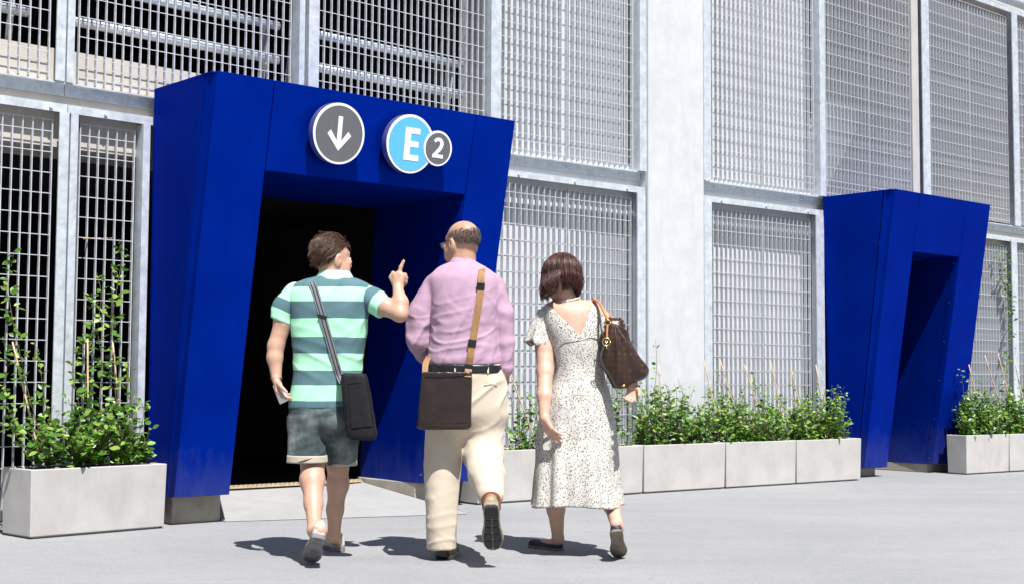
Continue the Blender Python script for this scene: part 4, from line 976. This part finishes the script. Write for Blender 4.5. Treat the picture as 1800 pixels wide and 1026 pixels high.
f.chain([PX(866, 503, D), PX(883, 552, D-.01), PX(887, 600, D-.02), PX(889, 648, D-.02)], [.060, .056, .046, .037], .012)
skinmesh('shirt', f, M_PINK, pb, 2, both(wrinkle(.003, .0, seed=12), folds((1, 0, -.22), 4, 46, .008, 31, .98, .16), folds((.45, 0, .9), 4, 34, .009, 35), folds((-.8, 0, .5), 5, 52, .006, 37, 1.12, .2), folds((1, 0, .15), 4, 60, .005, 39, 1.1, .25)))
band([(471, 787, 840, D-.002, .080), (463, 789, 838, D, .074), (455, 793, 835, D+.006, .066), (453, 794, 834, D+.006, .063)], .006, M_PINK, 'collar', pb)
f = Field((-.6, 6.6, .05), (.1, 7.45, 1.05), VOX)
f.stack(rows([(640, 752, 880, D, .135, 2.4), (675, 746, 889, D, .15, 2.3), (715, 745, 891, D, .155, 2.3), (742, 752, 882, D, .135, 2.3), (770, 785, 850, D, .07, 2.2)], 30), .05)
f.stack(rows([(730, 748, 820, D, .12), (790, 749, 814, 7.14, .105), (850, 748, 804, 7.13, .093), (905, 750, 801, 7.12, .088), (963, 753, 802, 7.12, .086)], 40), .03)
f.chain([PX(852, 735, D), PX(850, 795, 7.13)], [.103, .096], .04); f.chain([PX(850, 795, 7.13), PX(857, 832, 6.97), PX(862, 868, 6.84)], [.096, .080, .064], .03)
sh = cone_dir(PX(850, 795, 7.13), PX(861, 868, 6.84)); f.ell(PX(863, 893, 6.72), (.056, .075, .075), None, 0, True)
skinmesh('trousers', f, M_CHINO, pb, 2, both(wrinkle(.003, 0, seed=21), folds((1, 0, .25), 5, 60, .016, 41, .52, .07), folds((.25, 0, 1), 3, 30, .009, 44), folds((1, 0, -.6), 6, 44, .005, 47, .14, .12), folds((1, 0, .5), 5, 40, .010, 49, .85, .12)))
band([(655, 748, 885, D, .153, 2.4), (641, 749.5, 883.5, D, .153, 2.4)], .006, M_BELT, 'belt', pb)
pst = rows([(640, 752, 880, D, .135, 2.4), (675, 746, 889, D, .15, 2.3), (715, 745, 891, D, .155, 2.3)], 24)
v, f = ribbon([PX(x, y, front(pst, x, y)-.013) for x, y in ((852, 672), (862, 674), (874, 676))], .005, (0, 0, 1), .003, 10); mk('pocket_welt', v, f, M_CUFF, pb)
for x in (800, 858): v, f = ribbon([PX(x, y, front(pst, x, y)-.013) for y in (640, 647, 655)], .008, (1, 0, 0), .003, 6); mk('belt_loop', v, f, M_CHINO, pb)
f = Field((-.25, 6.55, .25), (.05, 7.0, .6), .004); a_, b_ = PX(862, 866, 6.86), PX(864, 890, 6.74); f.cone(a_, b_, .050, .046, .01); skinmesh('sock', f, M_LINING, pb, 1)
f = Field((-.25, 6.5, .2), (.05, 7.0, .55), .004); f.cone(PX(864, 884, 6.76), PX(864, 896, 6.71), .044, .040, .01); skinmesh('sock', f, M_BLACK, pb, 1)
f = Field((-.5, 6.95, .0), (-.2, 7.35, .3), .004); f.cone(PX(778, 945, 7.14), PX(779, 972, 7.14), .042, .042, .01); skinmesh('sock', f, M_BLACK, pb, 1)
shoe(pb, heelL, toeL, (0, 0, 1), M_OLIVE, M_SOLET, wd=1.1); shoe(pb, heelR, toeR, (0, 1, .35), M_OLIVE, M_SOLET, wd=1.08, tread=True)
def stub(d): return (d[2] > np.interp(d[1], [-1, -.3, .1, .3, .5], [-.6, -.5, -.15, .05, .4])) and d[2] < np.interp(d[1], [-1, -.6, 0, .5], [.42, .5, .38, .25]) and d[1] < .42
g_ = np.random.default_rng(8); out = []; rr = np.array([.0775, .0975, .0845])*.99
while len(out) < 2300:
    d = g_.normal(size=3); d /= np.linalg.norm(d); d2 = d+g_.normal(size=3)*.05
    if not stub(d2/np.linalg.norm(d2)): continue
    if g_.random() < max(0, (d[2]-.15)/.5): continue
    p = np.array([0, -.014, .032])*.99+rr*d; dv = d*.5+np.array([0, -.5, -.9]); dv /= np.linalg.norm(dv); out.append([PB(*(p-d*.001)), PB(*(p+dv*.005+d*.002)), PB(*(p+dv*.011+d*.002))])
strands(np.array(out), np.full(len(out), .0009), M_HAIRB, 'stubble_hair', pb)['kind'] = 'stuff'
gl = []
for sx in (-1, 1):
    cc = np.array([sx*.033, .112, .002]); gl.append(tube([PB(*(cc+np.array([.026*math.cos(a), -.25*abs(.026*math.cos(a)), .019*math.sin(a)]))) for a in np.linspace(0, 6.2832, 25)], .0016, 6))
    gl.append(tube([PB(sx*.060, .106, .006), PB(sx*.078, .085, .008), PB(sx*.086, .02, .010), PB(sx*.084, -.012, .006), PB(sx*.080, -.024, -.012)], .0017, 6, 20))
gl.append(tube([PB(-.008, .113, .005), PB(0, .116, .009), PB(.008, .113, .005)], .0014, 6))
gls = mk('glasses', *merge(gl), M_BLACK, pb, True)
for sx in (-1, 1): mk('lens', [PB(*(np.array([sx*.033, .111, .002])+np.array([.025*math.cos(a), -.25*abs(.025*math.cos(a)), .018*math.sin(a)]))) for a in np.arange(24)*math.pi/12], [tuple(range(24))], M_LENS, gls)
bagB = thing('leather_shoulder_bag', 'dark brown leather shoulder bag at the hip of the man in pink', 'bag', PX(782, 752, 6.95))
bb = rows([(652, 745, 825, 6.955, .018, 4), (657, 741, 829, 6.955, .026, 5), (700, 737, 829, 6.955, .036, 4), (735, 734, 828, 6.955, .042, 4), (748, 733, 828, 6.955, .042, 4), (753, 738, 824, 6.955, .034, 4)])
f = Field((-.6, 6.85, .55), (-.1, 7.05, 1.02), .004); f.stack(bb, 0); skinmesh('bag_body', f, M_LEATHER, bagB, 2, wrinkle(.004, .003, (12, 12, 8), (30, 30, 20), 31))
skinpatch(bb, [(741, 672), (827, 668), (826, 742), (737, 744)], .0, .005, M_LEATHER, 'front_pocket', bagB, 14)
v, f = ribbon([PX(x, y, front(bb, x, y)-.008) for x, y in ((748, 657), (775, 659), (808, 657), (820, 655))], .006, (0, 0, 1), .003, 14); mk('zip', v, f, M_BLACK, bagB)
sp_ = [PX(846, 473, D+.07), PX(847, 467.5, D+.01), PX(847, 470, D-.05)]+[PX(x, y, front(shirtB, x, y)-.019) for x, y in ((847, 477), (846, 488), (845, 510), (841, 540), (836, 570), (831, 600), (827, 625), (824, 645))]+[PX(822, 662, 6.925)]
v, f = ribbon(sp_, .035, (1, 0, -.12), .003, 60); mk('strap', v, f, M_TAN, bagB)
for x, y, rl in ((845, 503, -3), (830, 602, -8), (823, 645, -8)):
    p = PX(x, y, front(shirtB, x, y)-.023); V, Fc = box(-.021, .021, -.004, .004, -.019, .019); bevel(mk('buckle', [p+frame_of(0, 0, R(rl))@q_ for q_ in V], Fc, M_BLACK, bagB), .003)
v, f = ribbon([PX(747, 657, 6.95), PX(748, 640, 6.98), PX(752, 630, 7.05), PX(760, 615, 7.28)], .03, (1, .3, 0), .003, 14); mk('strap', v, f, M_TAN, bagB)

# ------------------------------------------------------------------ woman
D = 7.36
pc = person('woman with dark bob hair in cream dotted dress and navy flat shoes', (GZ(1020, 975)[0], 7.36, 0))
dress = rows([(529, 976, 1032, D, .06), (536, 962, 1046, D, .092), (548, 954, 1056, D, .112), (575, 956, 1060, D, .124), (610, 968, 1060, D, .124), (640, 976, 1060, D, .118), (668, 973, 1063, D, .125), (692, 962, 1070, D, .142), (722, 952, 1077, D, .15), (762, 946, 1081, D, .158), (812, 943, 1083, D, .175), (850, 940, 1086, D, .188), (890, 937, 1091, D, .2)], 90)
f = Field((-.1, 6.9, -.02), (.85, 7.8, 1.68), VOX)
MC = frame_of(R(-24), R(14), R(-4)); hc = PX(986, 490, D+.01); PC = head(f, hc, MC, .92, PX(1000, 538, D-.005), .050)
f.stack(dress[:30], .02, .005); f.stack(dress[25:60], .02, .02)
f.cone(PX(972, 545, D), PX(1042, 543, D), .045, .045, .03)
la = [PX(963, 556, D), PX(958, 610, D-.03), PX(958, 652, D-.08), PX(957, 695, D-.14), PX(957, 735, D-.18)]; f.chain(la, [.052, .05, .042, .038, .026], .02)
hand(f, la[-1], PX(974, 775, D-.2)-la[-1], np.array([.75, .5, 0]), -1, .38, .9)
ra = [PX(1052, 555, D), PX(1078, 610, D+.03), PX(1096, 640, D-.0), PX(1112, 676, D-.14)]; f.chain(ra, [.05, .045, .038, .026], .02)
hand(f, ra[-1], PX(1110, 715, D-.19)-ra[-1], np.array([-.35, -.8, .2]), -1, .7, .9)
f.chain([PX(995, 740, D+.02), PX(984, 850, 7.42), PX(977, 893, 7.5), PX(981, 946, 7.52)], [.08, .055, .048, .030], .02); f.chain([PX(1040, 740, D+.02), PX(1058, 840, 7.42), PX(1076, 890, 7.33), PX(1086, 928, 7.13)], [.07, .05, .042, .030], .02)
heelL = GZ(986, 967); toeL = heelL+np.array([-.165, .17, 0]); toeR = GZ(1089, 979); heelR = PX(1083, 934, 6.99)
f.chain([PX(981, 946, 7.52), heelL+np.array([-.03, .04, .035]), toeL+np.array([.04, -.04, .022])], [.03, .026, .02], .02); f.chain([PX(1086, 928, 7.1), heelR+np.array([0, .045, .035]), toeR+np.array([0, .0, .05])], [.03, .024, .016], .02)
skinmesh('body', f, M_SKINC, pc, 2); eyes(pc, PC, .92)
# dress as one grid with the V cut out of the back
PXX = lambda p: (900+F*p[0]/p[1])          # close enough for the neckline test
def vline(x): return np.interp(x, [930, 955, 1021, 1044, 1100], [518, 526, 592, 523, 518])
def ypix(p): return 670.5-(p[2]-EYE)/p[1]*F*.9985+.0052*(PXX(p)-900)
def drape(st_, nt, nr, top, bot, off, fold, name):
    V = np.zeros((nr, nt, 3)); 
    zs = st_[:, 0]; o = np.argsort(zs)
    for i in range(nt):
        a = 2*math.pi*i/nt; ca, sa = math.cos(a), math.sin(a)
        def pt(r):
            c_ = st_[int(r)]*(1-(r % 1))+st_[min(int(r)+1, len(st_)-1)]*(r % 1); e = c_[5]
            return np.array([c_[1]+(c_[3]+off)*math.copysign(abs(ca)**(2/e), ca), c_[2]+(c_[4]+off)*math.copysign(abs(sa)**(2/e), sa), c_[0]])
        r1 = bot(a, pt); r0 = top(a, pt, r1)
        for j in range(nr):
            p = pt(r0+(r1-r0)*j/(nr-1)); V[j, i] = p
    t_ = np.clip((1.05-V[..., 2])/.8, 0, 1); a = np.arange(nt)*2*math.pi/nt
    rad = fold*t_**1.4*(np.sin(9*a+2.2*V[..., 2])*.6+np.sin(15*a+1.3)*.35+np.sin(4*a)*.5)+.0035*nz(V, 34, 3)+.0025*nz(V*np.array([1, 1, .35]), 70, 6)
    ctr = np.stack([np.interp(V[..., 2], st_[o, 0], st_[o, 1]), np.full(V.shape[:2], st_[0][2])], -1); dv = V[..., :2]-ctr; dv /= np.linalg.norm(dv, axis=2, keepdims=True); V[..., :2] += dv*rad[..., None]
    Fc = [(j*nt+i, j*nt+(i+1) % nt, (j+1)*nt+(i+1) % nt, (j+1)*nt+i) for j in range(nr-1) for i in range(nt)]
    ob = mk(name, V.reshape(-1, 3), Fc, M_DRESS, pc, True); so = ob.modifiers.new('thickness', 'SOLIDIFY'); so.thickness = .003; so.offset = 0
    return ob
def topline(a, pt, r1):
    r = r1
    while r > 4:
        p = pt(r); 
        if math.sin(a) < 0 and ypix(p) < vline(PXX(p)): break
        r -= .25
    return max(r, 4)
drape(dress, 160, 110, topline, lambda a, pt: 89-.9*(1+math.sin(3*a+.5))*.5, .004, .020, 'dress')
drape(dress, 120, 26, topline, lambda a, pt: 27+4.5*max(0, math.cos(a+math.pi))+.5*math.sin(7*a), .0065, .0, 'cape_collar')
for a, b, c_, rad_ in ((PX(962, 548, D), PX(952, 575, D-.01), PX(945, 606, D-.015), (.05, .062, .072)), (PX(1048, 548, D), PX(1060, 575, D), PX(1064, 600, D), (.05, .06, .066))):
    pts = catmull(np.c_[[a, b, c_], rad_], 14); V = []; K = 40
    ax = cone_dir(a, c_); e1 = np.cross(ax, [0, 1, 0]); e1 /= np.linalg.norm(e1); e2 = np.cross(ax, e1)
    for j, q_ in enumerate(pts):
        for i in range(K): an = 2*math.pi*i/K; V.append(q_[:3]+(q_[3]+.010*(j/13)**1.5*math.sin(7*an+1))*(math.cos(an)*e1+math.sin(an)*e2)+ax*.012*(j/13)*math.sin(5*an))
    o = mk('flutter_sleeve', V, [(j*K+i, j*K+(i+1) % K, (j+1)*K+(i+1) % K, (j+1)*K+i) for j in range(13) for i in range(K)], M_DRESS, pc, True); so = o.modifiers.new('thickness', 'SOLIDIFY'); so.thickness = .003
band([(664, 973, 1063.5, D, .128), (672, 971.5, 1064.5, D, .130)], .004, M_DRESS, 'waist_ruche', pc)
shoe(pc, heelL, toeL, (0, 0, 1), M_NAVY, M_SOLEBR, 'flat', .9); shoe(pc, heelR, toeR, (0, .75, .65), M_NAVY, M_SOLEBR, 'flat', .92)
# bob hair
def bobline(d): return d[2] > np.interp(d[1], [-1, 0, .3, .62, 1], [-.7, -.5, -.05, .45, .6])
cap(PC, MC, (.100, .112, .100), c0, bobline, M_HAIRC, 'hair', pc, .003, 40, 9)
g_ = np.random.default_rng(21); out = []; ws = []
for _ in range(3000):
    az = g_.uniform(-math.pi, math.pi)
    if abs(az) < .85: continue                                     # face opening (az 0 = forward)
    lay = g_.uniform(1.0, 1.13); r_ = np.array([.102, .114, .102])*lay; th0 = g_.uniform(.02, 1.0); side = abs(math.sin(az)); zend = -.074-.032*side+g_.normal()*.010-.012*(az < 0); path = []
    ths = np.linspace(th0, 1.75, 7)
    for th in ths: path.append(c0+r_*np.array([math.sin(th)*math.sin(az), math.sin(th)*math.cos(az), math.cos(th)]))
    e = path[-1]; out_ = np.array([math.sin(az), math.cos(az), 0])
    for k_ in range(1, 6):
        s_ = k_/5; path.append(np.array([e[0], e[1], e[2]+(zend-e[2])*s_])+out_*(.012*math.sin(s_*2.2)-.034*s_**2)+g_.normal(size=3)*.0012)
    if az < -1.2 and az > -2.6:                                    # left side flicks outwards
        for k_ in range(4): path[8+k_] = path[8+k_]+np.array([-.011, -.003, -.004])*(k_+1)*g_.uniform(.5, 1.3)
    if g_.random() < .06: path = [p+out_*(.004+.012*g_.random())*(i/11) for i, p in enumerate(path)]
    out.append([PC(*p) for p in path]); ws.append(g_.uniform(.0012, .0032))
strands(np.array(out), np.array(ws), M_HAIRC, 'hair_strands', pc)['kind'] = 'stuff'
# necklace
nc = []
for i in range(34):
    a = 2*math.pi*i/34; p = PX(998, 526, D-.002)+np.array([.062*math.cos(a), .064*math.sin(a)-.002, -.006*math.sin(a)*0+.012*math.cos(a)-.010*math.sin(-a)]); nc.append(sphere(p, .0058, 8, 6))
tag(mk('necklace', *merge(nc), M_PEARL, base=PX(996, 524, D), smooth=True), 'white beaded necklace round the neck of the woman', 'necklace')
# handbag
bagC = thing('handbag', 'brown patterned slouchy handbag with tan handle on the shoulder of the woman', 'bag', PX(1095, 682, 7.2))
DB = 7.22
bc = rows([(558, 1066, 1092, DB, .03, 3), (566, 1062, 1097, DB, .055, 3), (585, 1060, 1103, DB, .072, 2.8), (605, 1058, 1114, DB, .083, 2.6), (625, 1057, 1127, DB, .09, 2.5), (643, 1059, 1140, DB, .092, 2.5), (656, 1063, 1138, DB, .088, 2.5), (670, 1070, 1122, DB, .075, 2.6), (681, 1078, 1100, DB, .05, 2.6)])
f = Field((.3, 7.05, .82), (.8, 7.4, 1.28), .004); f.stack(bc, 0)
top_c = PX(1078, 566, DB)
def bagfold(V):
    d = V-top_c; an = np.arctan2(d[:, 0], -d[:, 2]); L_ = np.linalg.norm(d[:, [0, 2]], axis=1); return .007*np.clip(L_/.12, 0, 1)*np.sin(an*15)+.003*nz(V, 45, 4)
skinmesh('bag_body', f, M_MONO, bagC, 2, bagfold)
for off, nm in ((-.035, 'handle'), (.035, 'handle')):
    v, f = tube([PX(1068, 562, DB+off), PX(1062, 548, DB+off*.6), PX(1054, 533, DB+.06+off*.4), PX(1044, 525, DB+.12+off*.3), PX(1046, 527, DB+.2), PX(1062, 545, DB+.2), PX(1082, 563, DB+.05)], .0075, 10, 40); mk(nm, v, f, M_HANDLE, bagC, True)
pt_ = PX(1068, 566, DB-.075)
v, f = tube([pt_+.014*np.array([math.cos(a), 0, math.sin(a)]) for a in np.linspace(0, 6.283, 21)], .003, 6); mk('ring', v, f, M_GOLD, bagC, True)
v, f = ribbon([pt_+np.array([0, -.004, -.01]), pt_+np.array([-.004, -.006, -.075])], .009, (1, 0, 0), .003, 6); mk('charm_strap', v, f, M_HANDLE, bagC)
pt2 = PX(1066, 600, DB-.1); v, f = merge([tube([pt2+.02*np.array([math.cos(a), 0, math.sin(a)]) for a in np.linspace(0, 6.283, 25)], .003, 6), tube([pt2+np.array([-.008, 0, .008]), pt2+np.array([.0, 0, -.008]), pt2+np.array([.009, 0, .009])], .0025, 6), tube([pt2+np.array([0, 0, -.02]), pt2+np.array([.003, 0, -.036])], .003, 6)]); mk('charm', v, f, M_GOLD, bagC, True)
v, f = sphere(PX(1096, 677, front(bc, 1096, 672)), (.010, .006, .006)); mk('stud', v, f, M_GOLD, bagC, True)
